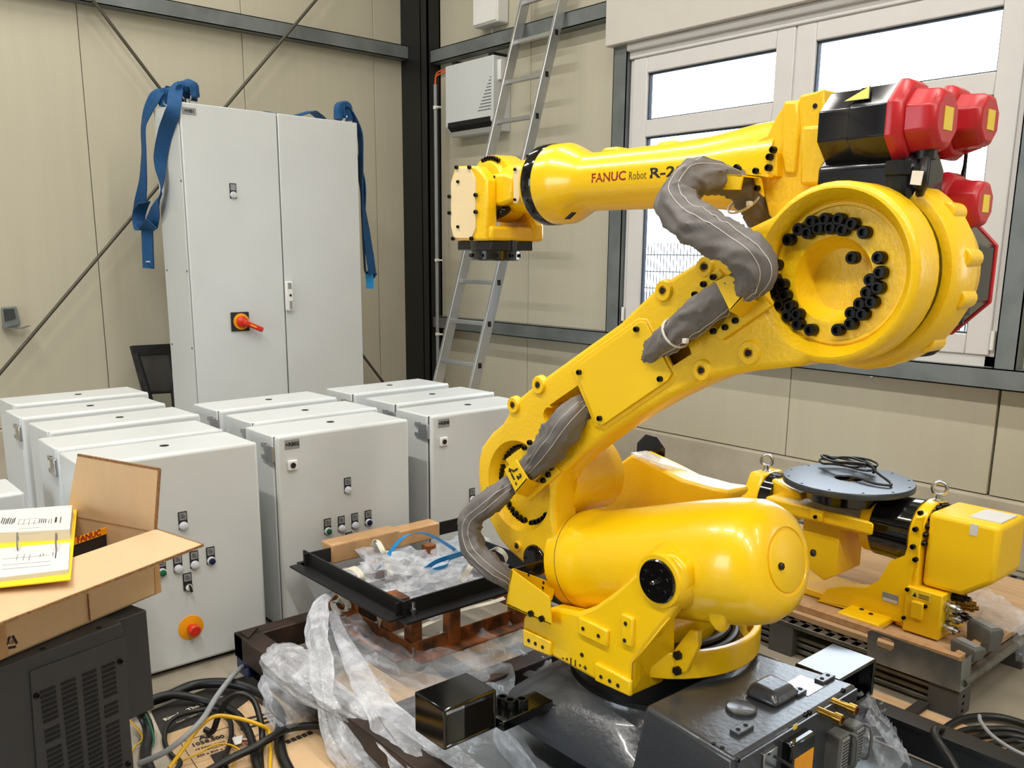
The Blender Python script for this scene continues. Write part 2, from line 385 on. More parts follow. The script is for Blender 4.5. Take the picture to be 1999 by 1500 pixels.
g = G(); g.prism([V((vx,vy,.1)), V((vx+1.3,vy,.1)), V((vx+1.3,vy,1.0)), V((vx+1.1,vy,2.0)), V((vx,vy,2.0))], (0,3.6,0)); obj('body', g, 'van_yellow', vn, bevel=.08)
obj('side_window', G().box(vx+.9, vx+1.25, vy-.03, vy+.01, 1.0, 1.7), 'gasket', vn)
for x in (vx+.3, vx+1.1): obj('wheel', G().cyl((x,vy-.04,.05),(x,vy+.2,.05),.3), 'cable_black', vn)
cr = thing('parked_car', 'white car parked outside beyond the mesh fence', 'car', (-9.2, 15.6, -.25))
cx_, cy_ = -10.6, 14.6
g = G(); g.prism([V((cx_,cy_,0)), V((cx_+3.6,cy_,0)), V((cx_+3.6,cy_,.5)), V((cx_+3.1,cy_,.62)), V((cx_+2.4,cy_,1.0)), V((cx_+.9,cy_,1.02)), V((cx_,cy_,.62))], (0,1.6,0)); obj('body', g, 'car_white', cr, bevel=.09, seg=3)
obj('side_window', G().prism([V((cx_+.9,cy_-.02,.64)), V((cx_+2.6,cy_-.02,.64)), V((cx_+2.2,cy_-.02,.92)), V((cx_+1.1,cy_-.02,.94))], (0,.03,0)), 'gasket', cr)
for x in (cx_+.7, cx_+2.9): obj('wheel', G().cyl((x,cy_-.04,.02),(x,cy_+.2,.02),.28), 'cable_black', cr)

# ---------------------------------------------------------------- hanging strip lamps of the hall
for row, y in (('row nearest the window', 2.35), ('row above the aisle', -.35)):
    for k, x in enumerate((-5.0, -2.7, -.4, 1.9, 4.2)):
        t = thing('strip_lamp', 'white hanging strip lamp under the hall ceiling', 'lamp', (x, y, 5.0), 'strip lamps under the ceiling')
        obj('housing', G().box(x-.8, x+.8, y-.07, y+.07, 5.02, 5.09), 'lamp_body', t, bevel=.01)
        obj('diffuser', G().cyl((x-.77, y, 5.0), (x+.77, y, 5.0), .022, n=12), 'lamp_glow', t)
        for s in (-.6, .6): obj('hanger', G().cyl((x+s, y, 5.09), (x+s, y, ZC), .004, n=6), 'rod', t)
        ld = bpy.data.lights.new('strip_light', 'AREA'); ld.shape = 'RECTANGLE'; ld.size = 1.5; ld.size_y = .09; ld.energy = LAMP_W * (.7 if y > 1 else 1.35); ld.color = (1, .965, .90)
        lo = bpy.data.objects.new('strip_light', ld); C.objects.link(lo); lo.parent = t; lo.location = (0, 0, -.03)
# ---------------------------------------------------------------- brace rods on the left wall
for nm, lab, x, a, b in (('brace_rod', 'thin steel brace rod slanting down behind the tall cabinet towards the black column', -6.37, (1.45, 3.73), (4.42, .03)),
                         ('brace_rod', 'thin steel brace rod slanting down past the blue slings to the left edge', -6.34, (4.35, 4.19), (.60, .02))):
    p0, p1 = V((x, a[0], a[1])), V((x, b[0], b[1]))
    t = thing(nm, lab, 'rod', p1, 'wall brace rods')
    obj('bar', G().cyl(p0, p1, .011, n=12), 'rod', t)
    for p in (p0, p1): obj('end_plate', G().box(WX, x+.03, p.y-.05, p.y+.05, max(p.z-.05, 0), p.z+.05), 'galv_beam', t)

# ---------------------------------------------------------------- low wall-mount switch cabinets
def operator(par, y, z, lens, loc=True, selector=False):
    x = .1372
    h = obj('legend_plate', G().box(x, x+.004, y-.016, y+.016, z-.012, z+.052), 'ink', par, bevel=.002, local=loc)
    h2 = G().box(x+.0035, x+.005, y-.012, y+.012, z+.022, z+.048); obj('legend', h2, 'plate_grey', h, local=loc)
    for k in range(3): obj('lettering', G().box(x+.005, x+.0056, y-.008, y+.008-(.004 if k == 2 else 0), z+.028+k*.006, z+.0305+k*.006), 'ink', h, local=loc)
    b = obj('button', G().lathe((x, y, z), (1,0,0), [(0,.0155),(.010,.0155),(.013,.0135),(.013,.012)], 24), 'ink' if selector else 'lens_white', par, local=loc)
    if selector:
        obj('lens', G().lathe((x+.011, y, z), (1,0,0), [(0,.012),(.004,.012),(.005,.010),(.005,0)], 20), 'white_plastic', b, local=loc)
        k = G().prism([V((x+.014, y-.003, z+.012)), V((x+.014, y+.004, z+.011)), V((x+.014, y+.009, z-.014)), V((x+.014, y+.001, z-.016))], (.014,0,0)); obj('knob', k, 'ink', b, local=loc, bevel=.002)
    else:
        obj('lens', G().lathe((x+.011, y, z), (1,0,0), [(0,.012),(.006,.0115),(.0075,.009),(.0075,0)], 20), lens, b, local=loc)
def low_cabinet(label, xf, yr, rot, buttons=0, plate=None, hole=True, lock=False, bracket=True):
    xc, yc = xf - .14*math.cos(rot), yr - .30
    t = thing('switch_cabinet', label, 'cabinet', (xc, yc, 0), 'low switch cabinets standing in rows', rot)
    bd = obj('body', G().box(-.135, .102, -.30, .30, .02, .80), 'cabinet', t, bevel=.006, local=True)
    obj('seal', G().box(.100, .114, -.295, .295, .026, .796), 'door_gap', t, local=True)
    dr = obj('door', G().box(.112, .137, -.302, .302, .018, .803), 'cabinet', t, bevel=.012, seg=3, local=True)
    obj('foot', G().box(-.12, .10, -.29, .29, 0, .022), 'black_steel', t, local=True)
    if hole: obj('cable_hole', G().lathe((-.02, .02, .7995), (0,0,1), [(0,.016),(.002,.016),(.0022,0)], 20), 'slot_black', bd, local=True)
    if bracket:
        g = G(); g.box(.06, .118, -.312, -.298, .70, .765); h = obj('hinge', g, 'chrome', t, bevel=.003, local=True)
        g = G(); g.box(.02, .075, -.309, -.300, .748, .764); g.box(.02, .075, -.309, -.300, .702, .718); g.box(.045, .075, -.308, -.300, .702, .764); obj('hinge_leaf', g, 'chrome', h, local=True)
    if plate:
        p = obj('name_plate', G().box(.137, .1385, -.268, -.206, .748, .785), 'plate_grey', dr, bevel=.0006, local=True)
        lettering(plate, .021, 'ink', dr, (.1392, -.237, .7665), (0,1,0), (0,0,1), bold=.0007, local=True)
    if lock:
        g = G().box(.137, .149, -.262, -.222, .666, .706); l = obj('lock', g, 'white_plastic', dr, bevel=.004, local=True)
        obj('key_hole', G().lathe((.149, -.242, .686), (1,0,0), [(0,.011),(.003,.011),(.0035,.006),(.001,.004),(.001,0)], 18), 'ink', dr, local=True)
    if buttons:
        def L(px, py): p = PX(px, py, xf); return p.y - yc, p.z
        for (px, py, c) in buttons:
            y, z = L(px, py)
            if c == 'stop':
                b = obj('stop_collar', G().lathe((.137, y, z), (1,0,0), [(0,.046),(.002,.046),(.003,.044),(.003,0)], 36), 'orange', dr, local=True)
                obj('stop_button', G().lathe((.139, y, z), (1,0,0), [(0,.014),(.020,.014),(.022,.021),(.040,.0215),(.045,.017),(.046,0)], 28), 'red', dr, local=True)
            else: operator(dr, y, z, c if c != 'sel' else None, selector=(c == 'sel'))
    return t
A1B = [(358,1027,'lens_white'),(316,1118,'green'),(348,1111,'lens_white'),(380,1103,'lens_white'),(412,1095,'navy'),(367,1146,'sel'),(373,1226,'stop')]
B1B = [(679,957,'lens_white'),(640,1037,'green'),(667,1032,'lens_white'),(693,1026,'lens_white'),(719,1020,'navy'),(682,1063,'sel')]
C1B = [(922,975,'green'),(948,969,'lens_white'),(973,964,'lens_white')]
low_cabinet('pale grey switch cabinet with the red emergency stop, behind the open cardboard box', -3.0, 1.388, 0, A1B, hole=True, bracket=False)
low_cabinet('low grey cabinet directly behind the one with the emergency stop', -3.31, 1.395, 0, hole=False)
low_cabinet('middle one of the five low grey cabinets in the left row', -3.68, 1.452, .05)
low_cabinet('second low grey cabinet from the left wall in the left row', -4.06, 1.445, .03)
low_cabinet('rearmost low grey cabinet of the left row, nearest the folded black chair', -4.44, 1.50, .04)
low_cabinet('pale grey switch cabinet with name plate +RB02 and a row of buttons', -3.04, 2.085, 0, B1B, '+RB02', lock=True)
low_cabinet('low grey cabinet directly behind the one marked +RB02', -3.36, 2.142, .03)
low_cabinet('low grey cabinet right in front of the tall cabinet, two behind +RB02', -3.73, 2.15, .05)
low_cabinet('pale grey switch cabinet with name plate +RB08, half hidden by the robot', -3.03, 2.80, 0, C1B, '+RB08', lock=True)
low_cabinet('low grey cabinet directly behind the one marked +RB08', -3.39, 2.86, .03)
low_cabinet('low grey cabinet farthest back, beside the foot of the ladder', -3.78, 2.865, .04)
for k_, lab, xf_, yr_ in ((.75, 'shorter grey cabinet at the left picture edge, behind the yellow binder', -2.98, .735), (.80, 'shorter grey cabinet at the far left, only its corner in view', -3.42, .70)):
    o = low_cabinet(lab, xf_, yr_, 0, hole=False, bracket=False); o.scale.z = k_

# ---------------------------------------------------------------- tall two-door cabinet
HT = 2.34
a = PZ(347, 200, HT); b = PZ(701, 240, HT); tx, ty0, ty1 = (a.x+b.x)/2, a.y, b.y
ym = PX(541, 240, tx).y
t = thing('tall_cabinet', 'tall pale grey two-door control cabinet with a red main switch', 'cabinet', (tx-.2, (ty0+ty1)/2, 0))
bd = obj('body', G().box(tx-.42, tx-.034, ty0, ty1, .1, HT), 'cabinet', t, bevel=.006)
obj('plinth', G().box(tx-.40, tx-.05, ty0+.01, ty1-.01, 0, .1), 'dark_enclosure', t)
obj('seal', G().box(tx-.036, tx-.018, ty0+.006, ty1-.006, .12, HT-.006), 'door_gap', t)
d1 = obj('door', G().box(tx-.022, tx, ty0+.002, ym-.004, .11, HT+.002), 'cabinet', t, bevel=.005)
d2 = obj('door', G().box(tx-.022, tx, ym+.004, ty1-.002, .11, HT+.002), 'cabinet', t, bevel=.005)
for z in (1.9, 1.37, .9):
    inst('screw', HOLE, bd, (tx-.05, ty0-.0005, z), (0,-1,0)); inst('screw', HOLE, bd, (tx-.38, ty0-.0005, z), (0,-1,0))
p = PX(369, 217, tx); obj('name_plate', G().box(tx, tx+.002, p.y-.042, p.y+.042, p.z-.02, p.z+.02), 'plate_grey', d1, bevel=.001)
lettering('+HB1', .026, 'ink', d1, p+V((.003,0,0)), (0,1,0), (0,0,1), bold=.0008)
p = PX(455, 381, tx)
lp = obj('legend_plate', G().box(tx, tx+.005, p.y-.022, p.y+.022, p.z-.02, p.z+.07), 'ink', d1, bevel=.003)
obj('legend', G().box(tx+.004, tx+.0065, p.y-.016, p.y+.016, p.z+.028, p.z+.064), 'plate_grey', lp)
obj('button', G().lathe((tx, p.y, p.z), (1,0,0), [(0,.021),(.012,.021),(.016,.018),(.016,.016),(.022,.015),(.024,0)], 26), 'lens_white', d1)
p = PX(468, 628, tx)
sw = obj('switch_plate', G().box(tx, tx+.012, p.y-.06, p.y+.06, p.z-.06, p.z+.06), 'ink', d1, bevel=.004)
obj('switch_ring', G().lathe((tx+.012, p.y+.005, p.z), (1,0,0), [(0,.052),(.008,.050),(.009,.034),(.009,0)], 36), 'orange', d1)
obj('switch_hub', G().lathe((tx+.02, p.y+.005, p.z), (1,0,0), [(0,.036),(.018,.034),(.026,.026),(.03,0)], 30), 'red', d1)
q = V((tx+.044, p.y+.005, p.z)); q2 = V((tx+.06, p.y+.125, p.z-.055))
lv = obj('switch_lever', G().beam(q, q2, .034, .032), 'red', d1, bevel=.008)
obj('lever_label', G().beam(q+(q2-q)*.30+V((.0165,0,0)), q+(q2-q)*.62+V((.0165,0,0)), .002, .012, up=(0,1,1)), 'orange', lv)
p = PX(562, 578, tx)
hd = obj('door_handle', G().box(tx, tx+.03, p.y-.024, p.y+.024, p.z-.095, p.z+.095), 'white_plastic', d2, bevel=.006)
obj('handle_label', G().box(tx+.03, tx+.031, p.y-.012, p.y+.014, p.z+.045, p.z+.085), 'plate_grey', hd)
obj('key_hole', G().lathe((tx+.03, p.y+.004, p.z+.005), (1,0,0), [(0,.009),(.002,.009),(.002,0)], 16), 'ink', hd)
obj('handle_grip', G().box(tx+.03, tx+.033, p.y-.006, p.y+.014, p.z-.085, p.z-.03), 'plate_grey', hd, bevel=.001)
for k, (x, y) in enumerate(((tx-.06, ty0+.07), (tx-.36, ty0+.07), (tx-.06, ty1-.07), (tx-.36, ty1-.07))):
    g = G(); g.cyl((x,y,HT), (x,y,HT+.03), .018, n=14); g.tube([(x-.0, y+.028*math.cos(i*PI/6), HT+.055+.028*math.sin(i*PI/6)) for i in range(13)], .008, sub=0, n=8); obj('lifting_eye', g, 'chrome', t)

# ---------------------------------------------------------------- blue lifting slings on the tall cabinet
ys = ty0-.035
t = thing('lifting_sling', 'blue webbing sling looped down the left side of the tall cabinet from its two eyes', 'sling', PY(290, 520, ys), 'blue slings on the tall cabinet')
fr = [PZ(372,196,HT+.03)] + [V((tx-.05, ty0+.08, HT+.10)), V((tx-.07, ty0+.02, HT+.085))] + pys([(338,215),(322,262),(313,310),(315,350),(312,385),(303,415),(293,442),(280,438)], ys)
obj('band', G().ribbon(fr, .085, .006, (.66,.6,-.1), 6, [0,0,0,0,0,0,40,80,30,0,0]), 'sling_blue', t)
bk = [V((tx-.33, ty0+.10, HT+.045)), V((tx-.36, ty0+.06, HT+.115)), V((tx-.38, ty0, HT+.07))] + pys([(281,240),(281,300),(279,360),(272,405),(272,432),(286,446)], ys-.01)
obj('band', G().ribbon(bk, .08, .006, (.66,.6,0), 6, [0,0,10,45,45,30,10,0,0]), 'sling_blue', t)
obj('band', G().ribbon(pys([(296,436),(284,448),(272,440),(272,415),(282,395)], ys-.03), .08, .006, (.66,.6,0), 6, [30,0,0,20,40]), 'sling_blue', t)
tl = obj('tail', G().ribbon(pys([(287,440),(288,470),(289,500),(290,524)], ys-.02), .075, .012, (.66,.55,0), 5), 'sling_blue', t)
p = PY(289, 511, ys-.03); obj('stitching', G().box(p.x-.035, p.x+.035, p.y-.003, p.y+.001, p.z-.004, p.z+.004), 'strap_white', tl)
for k, (x, y) in enumerate(((tx-.05, ty0+.075), (tx-.345, ty0+.085))):
    obj('eye_wrap', G().tube([(x-.04, y-.03, HT+.02), (x-.02, y-.02, HT+.09), (x+.03, y+.02, HT+.10), (x+.04, y+.03, HT+.04)], [.03,.042,.045,.03], n=10, fold=.18, flat=.7, seed=3+k), 'sling_blue', t)
xs_ = tx-.07
t = thing('lifting_sling', 'bright blue webbing sling hanging down the right edge of the tall cabinet', 'sling', PX(722, 545, xs_), 'blue slings on the tall cabinet')
rt = [V((xs_, ty1-.07, HT+.03)), V((xs_, ty1-.08, HT+.10)), V((xs_, ty1-.02, HT+.09))] + [PX(a_, b_, xs_) for a_, b_ in ((702,260),(705,320),(709,390),(715,450),(722,500),(727,535))]
obj('band', G().ribbon(rt, .095, .006, (1,0,0), 6, [0,0,10,10,15,35,60,65,65]), 'sling_blue', t)
rt2 = [V((xs_-.1, ty1+.012, HT-.05))] + [PX(a_, b_, xs_-.06) for a_, b_ in ((706,350),(709,430),(711,500),(714,533),(722,538),(728,530))]
obj('band', G().ribbon(rt2, .07, .006, (1,.3,0), 6, [0,10,30,40,40,40,40]), 'sling_blue', t)
obj('tail', G().ribbon([PX(a_, b_, xs_-.02) for a_, b_ in ((720,535),(722,550),(722,564))], .055, .008, (.6,1,0), 4), 'strap_blue', t)
obj('eye_wrap', G().tube([(xs_, ty1-.10, HT+.02), (xs_, ty1-.09, HT+.095), (xs_, ty1-.04, HT+.10), (xs_, ty1-.02, HT+.02)], [.03,.035,.035,.03], n=10, fold=.15, seed=8), 'sling_blue', t)
t = thing('lifting_sling', 'short blue sling lying flat on top of the tall cabinet near its right end', 'sling', V((tx-.2, ty1-.35, HT)), 'blue slings on the tall cabinet')
obj('band', G().ribbon([(tx-.3, ty1-.10, HT+.05), (tx-.2, ty1-.22, HT+.07), (tx-.12, ty1-.30, HT+.05), (tx-.1, ty1-.42, HT+.012), (tx-.14, ty1-.52, HT+.010)], .07, .006, (1,.5,0), 6), 'sling_blue', t)
obj('tail', G().ribbon([(tx-.14, ty1-.52, HT+.010), (tx-.16, ty1-.60, HT+.02), (tx-.2, ty1-.66, HT+.008)], .07, .008, (1,.5,0), 5), 'sling_blue', t)

# ---------------------------------------------------------------- things on the window wall near the column
wx0, wx1 = PY(869,130,4.40).x, PY(963,108,4.40).x
t = thing('wall_heater', 'grey sheet-metal wall unit with a dark outlet slot beside the black column', 'wall unit', ((wx0+wx1)/2, 4.5, 2.43))
z0, z1 = PY(872,262,4.40).z, PY(869,130,4.40).z
cs = obj('casing', G().prism([V((wx0,4.40,z1)), V((wx0,4.57,z1)), V((wx0,4.57,z0-.02)), V((wx0,4.46,z0-.02)), V((wx0,4.40,z0+.05))], (wx1-wx0,0,0)), 'cabinet', t, bevel=.006)
obj('outlet_slot', G().prism([V((wx0+.03,4.399,z0+.045)), V((wx0+.03,4.401,z0+.115)), V((wx0+.03,4.42,z0+.115)), V((wx0+.03,4.45,z0-.005))], (wx1-wx0-.06,0,0)), 'slot_black', t)
g = G()
for i in range(11):
    for j in range(11-i):
        x = wx1-.03-j*.014; z = z0+.13+i*.022; g.box(x-.004, x+.004, 4.3985, 4.401, z-.004, z+.004)
pf = obj('perforation', g, 'slot_black', cs); pf['kind'] = 'stuff'
for x in (wx0+.06, wx1-.08): obj('mounting_clip', G().box(x, x+.06, 4.42, 4.57, z1, z1+.025), 'black_steel', t)
obj('side_switch', G().box(wx1-.005, wx1+.035, 4.44, 4.49, z0+.33, z0+.47), 'white_plastic', t, bevel=.006)
cx_ = PY(851,300,4.42).x
t = thing('cable_conduit', 'thin grey cable conduit running down in front of the black corner column', 'conduit', (cx_, 4.42, .3))
obj('pipe', G().cyl((cx_,4.42,.3), (cx_,4.42,PY(851,165,4.42).z), .014, n=14), 'plate_grey', t)
for py in (210, 508, 652):
    p = PY(851, py, 4.42); g = G(); g.cyl((cx_,4.42,p.z-.012), (cx_,4.42,p.z+.012), .019, n=14); g.box(cx_, cx_+.05, 4.405, 4.44, p.z-.006, p.z+.006); obj('clip', g, 'white_plastic', t)
zt = PY(851,165,4.42).z
for k in range(2): obj('cable', G().tube([(cx_+.004*k, 4.42, zt-.02), (cx_+.004*k, 4.42, zt+.03), (cx_+.03, 4.42, zt+.085-.02*k), (wx0+.01, 4.43, zt+.10-.02*k)], .006, n=8), 'cable_orange', t)
q = [PY(921,0,4.45), PY(921,55,4.45), PY(969,50,4.45)]
t = thing('junction_box', 'flat off-white box fixed high on the wall above the steel rail', 'box', ((q[1].x+q[2].x)/2, 4.5, q[1].z))
jb = obj('housing', G().box(q[1].x, q[2].x, 4.46, 4.57, q[1].z, q[1].z+.45), 'white_plastic', t, bevel=.012)
obj('cover', G().box(q[1].x+.012, q[2].x-.012, 4.45, 4.462, q[1].z+.012, q[1].z+.438), 'white_plastic', t, bevel=.01)
obj('cable', G().cyl((q[2].x-.13,4.52,q[1].z), (q[2].x-.13,4.52,q[1].z-.08), .006, n=8), 'cable_grey', t)

# ---------------------------------------------------------------- ladder leaning on the rail
def ladp(z): k = z/3.1; return 3.50 + (4.43-3.50)*k
t = thing('ladder', 'long aluminium ladder leaning against the window wall beside the heater', 'ladder', (-4.80, 3.5, 0))
LXl, LXr = -5.00, -4.60
d = V((0, .93, 3.1)).normalized()
for x in (LXl, LXr):
    p0 = V((x, ladp(0), 0)); obj('rail', G().beam(p0, p0 + d*4.3, .026, .075, up=(0,-1,.3)), 'aluminium', t, bevel=.004)
    obj('foot', G().beam(p0, p0+d*.06, .034, .085, up=(0,-1,.3)), 'cable_black', t)
for k in range(15):
    p = V((0, ladp(0), 0)) + d*(.22+k*.285); r_ = obj('rung', G().beam(V((LXl,p.y,p.z)), V((LXr,p.y,p.z)), .03, .03), 'aluminium', t, bevel=.004)
    obj('rung_end', G().box(LXr+.012, LXr+.0145, p.y-.014, p.y+.014, p.z-.018, p.z+.018), 'slot_black', r_)
# ---------------------------------------------------------------- folded chair and wall bracket on the left wall
xch = -6.15
t = thing('folding_chair', 'folded black camp chair leaning on the wall behind the left row of cabinets', 'chair', PX(290, 790, xch))
P = lambda a_, b_, dx=0: PX(a_, b_, xch+dx)
for (a_, b_, dx) in (((258,676),(300,830),0), ((266,690),(312,840),.05), ((330,672),(345,840),0)): 
    q0, q1 = P(*a_, dx), P(*b_, dx); q1 = q0 + (q1-q0)*((q0.z-.0)/(q0.z-q1.z)); obj('tube_leg', G().cyl(q0, q1, .018, n=12), 'seat_black', t)
obj('back_mesh', G().loft([[P(263,692), P(338,690), P(338,690,.006), P(263,692,.006)], [P(272,740), P(340,738), P(340,738,.02), P(272,740,.02)], [P(290,765), P(342,762), P(342,762,.006), P(290,765,.006)]]), 'seat_mesh', t)
obj('top_band', G().loft([[P(258,675), P(336,671), P(336,671,.02), P(258,675,.02)], [P(263,694), P(338,690), P(338,690,.02), P(263,694,.02)]]), 'seat_black', t)
obj('seat_bar', G().cyl(P(270,768), P(342,764), .012, n=10), 'seat_black', t)
xb = WX+.005
t = thing('wall_bracket', 'small dark metal holder screwed to the left wall at the picture edge', 'bracket', PX(20, 640, xb))
a_, b_ = PX(0, 599, xb), PX(36, 640, xb)
obj('tray', G().prism([PX(2,600,xb), PX(30,598,xb), PX(38,634,xb), PX(4,641,xb)], (.03,0,0)), 'galv_beam', t, bevel=.004)
obj('recess', G().prism([PX(6,604,xb+.031), PX(27,603,xb+.031), PX(31,622,xb+.031), PX(10,628,xb+.031)], (.004,0,0)), 'door_gap', t)
obj('tongue', G().ribbon([PX(4,640,xb+.03), PX(25,641,xb+.05), PX(42,641,xb+.06), PX(56,636,xb+.05)], .05, .004, (1,0,0), 5), 'galv_beam', t)
# ---------------------------------------------------------------- the big yellow robot
def boolcut(o, cutters):
    # carve recesses into a casting and keep the result as its mesh
    for g in cutters:
        me = g.mesh('cutter', 'slot_black', smooth=False); c = bpy.data.objects.new('cutter', me); C.objects.link(c)
        m = o.modifiers.new('cut', 'BOOLEAN'); m.operation = 'DIFFERENCE'; m.solver = 'EXACT'; m.object = c; m.use_self = True
    bpy.context.view_layer.update()
    me = bpy.data.meshes.new_from_object(o.evaluated_get(bpy.context.evaluated_depsgraph_get()))
    for m in list(o.modifiers):
        if m.type == 'BOOLEAN': bpy.data.objects.remove(m.object)
        o.modifiers.remove(m)
    me.materials.clear(); me.materials.append(MATS['yellow_cast'])
    me.polygons.foreach_set('use_smooth', [True]*len(me.polygons)); me.set_sharp_from_angle(angle=math.radians(32))
    me.name = o.name; o.data = me
YA, YB, YC = 1.69, 1.79, 1.93
NY = V((0,-1,0))
J2 = PY(1035, 948, YA); J3 = PY(1617, 535, YA)
JX, JY = J2.x + .312, 1.92                      # the vertical turning axis
RB = thing('industrial_robot', 'large yellow six-axis industrial robot with red-capped black motors on a dark grey base', 'robot', (JX, JY, .15))
def bolts(par, lst, y, me=None, nrm=NY, name='bolt', s=1):
    for px, py in lst: inst(name, me or BOLT_S, par, PY(px, py, y), nrm, scale=s)

# --- lower arm (the big slanted link)
up = [(932,900),(938,872),(957,846),(978,828),(988,812),(992,798),(998,785),(1015,774),(1045,749),(1140,680),(1207,632),(1284,557),(1300,547),(1364,508),(1400,487),(1437,455)]
lo = [(1557,716),(1500,722),(1450,727),(1400,737),(1350,757),(1300,781),(1240,815),(1183,853),(1130,893),(1096,924),(1083,950),(1079,985),(1081,1020),(1087,1063),(1085,1105),(1073,1126),(1050,1128),(1018,1100),(992,1077),(973,1054),(950,1012),(936,970),(931,930)]
arc = [V((J3.x + .184*math.cos(math.radians(a)), YA, J3.z + .184*math.sin(math.radians(a)))) for a in range(140, -101, -8)]
poly = pys(up, YA) + arc + pys(lo, YA)
arm = obj('lower_arm', G().prism(poly, (0, YB-YA, 0)), 'yellow_cast', RB, bevel=.016, seg=4)
dirA = (J3-J2).normalized(); nrmA = V((-dirA.z, 0, dirA.x))
ch0, ch1 = PY(1085,822,YA), PY(1335,655,YA)
c1 = G().lathe(J3+V((0,-.01,0)), (0,1,0), [(0,.176),(.012,.168),(.03,.152),(.050,.148)], 64)
c2 = G().lathe(J3+V((-.012,.03,-.012)), (0,1,0), [(0,.090),(.012,.088),(.05,.064)], 48)
cJ2 = PY(1011, 950, YA)
c3 = G().lathe(cJ2+V((0,-.01,0)), (0,1,0), [(0,.142),(.014,.136),(.03,.125),(.055,.120)], 56)
c4 = G().beam(ch0+V((0,.02,0)), ch1+V((0,.02,0)), .10, .098, up=nrmA)
c5 = G().cyl(PY(1072,812,YA)+V((0,-.02,0)), PY(1072,812,YA)+V((0,.09,0)), .024, n=24)
boolcut(arm, [c1, c2, c3, c4, c5])
rib = up[6:14] + [(1420,500),(1470,540),(1500,640),(1490,700)] + lo[2:10] + [(1085,930),(1060,900),(1030,860)]
obj('arm_web', G().prism([p for p in pys(rib, YB-.005)], (0, .085, 0)), 'yellow_cast', RB, bevel=.02, seg=3)
obj('joint_drum', G().lathe(J2+V((0,YB-YA-.02,0)), (0,1,0), [(0,.115),(.20,.115),(.21,.10)], 48), 'yellow_cast', RB)
# hub face ridges inside the dish, pocket bosses
obj('dish_ring', G().lathe(J3+V((0,.040,0)), (0,1,0), [(0,.1475),(-.004,.144),(-.004,.138),(.002,.135)], 64, cap=False), 'yellow_cast', arm)
BIG = bolt_mesh('cap_bolt', .0132, .020)
zb = [(330,480),(405,405),(470,430),(497,350),(550,400),(597,330),(640,395),(700,330),(727,408),(797,365),(882,427),(235,665),(222,768),(280,808),(232,870),(302,890),(267,960),(340,967),(325,1040),(395,1027),(398,1100),(490,1142),(990,612),(1000,722),(930,775),(985,832),(905,868),(940,938),(853,950),(790,1018),(872,1028),(785,1097),(690,1142),(797,613)]
for a, b in zb: inst('bolt', BIG, arm, PY(1450+a*.26667, 340+b*.26667, YA+.024) + V((0,.016,0)), NY)
J2B = [(984,892.5),(989,886),(994,880),(1000,876),(1007,872),(1013,870),(978,912),(976,920),(974.5,927),(973,933),(990,985),(996,996),(1004,1004),(1012,1012),(1021,1017),(1037,1022),(1046,1020),(1053,1017),(1060,1013),(1065,1007)]
for a, b in J2B: inst('bolt', BIG, arm, PY(a, b, YA+.034) + V((0,.011,0)), NY, scale=.72)
for a, b, r in ((1004,791,.025),(1053,752,.026),(1297,568,.026),(1378,521,.024),(1372,723,.026),(1464,689,.028),(1012,1066,.015)):
    p = PY(a, b, YA); bo = obj('boss', G().lathe(p+V((0,.01,0)), NY, [(0,r*1.1),(.014,r),(.018,r*.88),(.018,.012),(.004,.009)], 28), 'yellow_cast', arm)
    inst('hole', HOLE, bo, p+V((0,-.0075,0)), NY, scale=1.1)
p = PY(1045,1094,YA); cp = obj('end_cap', G().lathe(p+V((0,.01,0)), NY, [(0,.047),(.014,.047),(.018,.044),(.018,0)], 36), 'gloss_black', arm)
for k in range(6): inst('bolt', BOLT_S, cp, p+V((.036*math.cos(k*PI/3), -.007, .036*math.sin(k*PI/3))), NY, scale=.55)
# cover plate over the hose channel
cv = [(1123,722),(1128,716),(1248,628),(1258,630),(1262,634),(1310,730),(1303,743),(1176,830),(1166,828),(1161,820)]
pl = obj('cover_plate', G().prism(pys(cv, YA-.010), (0,.006,0)), 'yellow_sheet', arm, bevel=.0015)
bolts(pl, [(1132,727),(1244,643),(1290,740),(1172,817)], YA-.010, s=1.0)
obj('plate_rim', G().prism(pys([(1114,722),(1122,708),(1246,620),(1263,622),(1322,735),(1310,752),(1178,842),(1160,834)], YA-.003), (0,.012,0)), 'yellow_cast', arm, bevel=.004)
# hose bracket near the upper joint
b1 = obj('hose_bracket', G().prism(pys([(1395,547),(1418,536),(1434,543),(1453,577),(1425,608)], YA-.085), (0,.006,0)), 'yellow_sheet', arm, bevel=.001)
obj('bracket_flange', G().loft([pys([(1425,608),(1453,577),(1450,575),(1423,606)], YA-.085), pys([(1452,622),(1484,590),(1481,588),(1450,620)], YA-.004)]), 'yellow_sheet', b1)
obj('bracket_flange', G().loft([pys([(1395,547),(1418,536),(1420,538),(1397,549)], YA-.085), pys([(1400,570),(1425,552),(1427,554),(1402,572)], YA-.004)]), 'yellow_sheet', b1)
obj('bracket_foot', G().prism(pys([(1425,608),(1486,576),(1504,598),(1407,665),(1394,652)], YA-.014), (0,.016,0)), 'yellow_sheet', arm, bevel=.003)
obj('bracket_foot', G().prism(pys([(1351,563),(1400,524),(1412,536),(1362,580)], YA-.010), (0,.012,0)), 'yellow_sheet', arm, bevel=.003)
bolts(arm, [(1466,593),(1437,626),(1417,639),(1394,647)], YA-.014, BOLT_S); bolts(arm, [(1375,555),(1358,575),(1394,541)], YA-.010, BOLT_S)
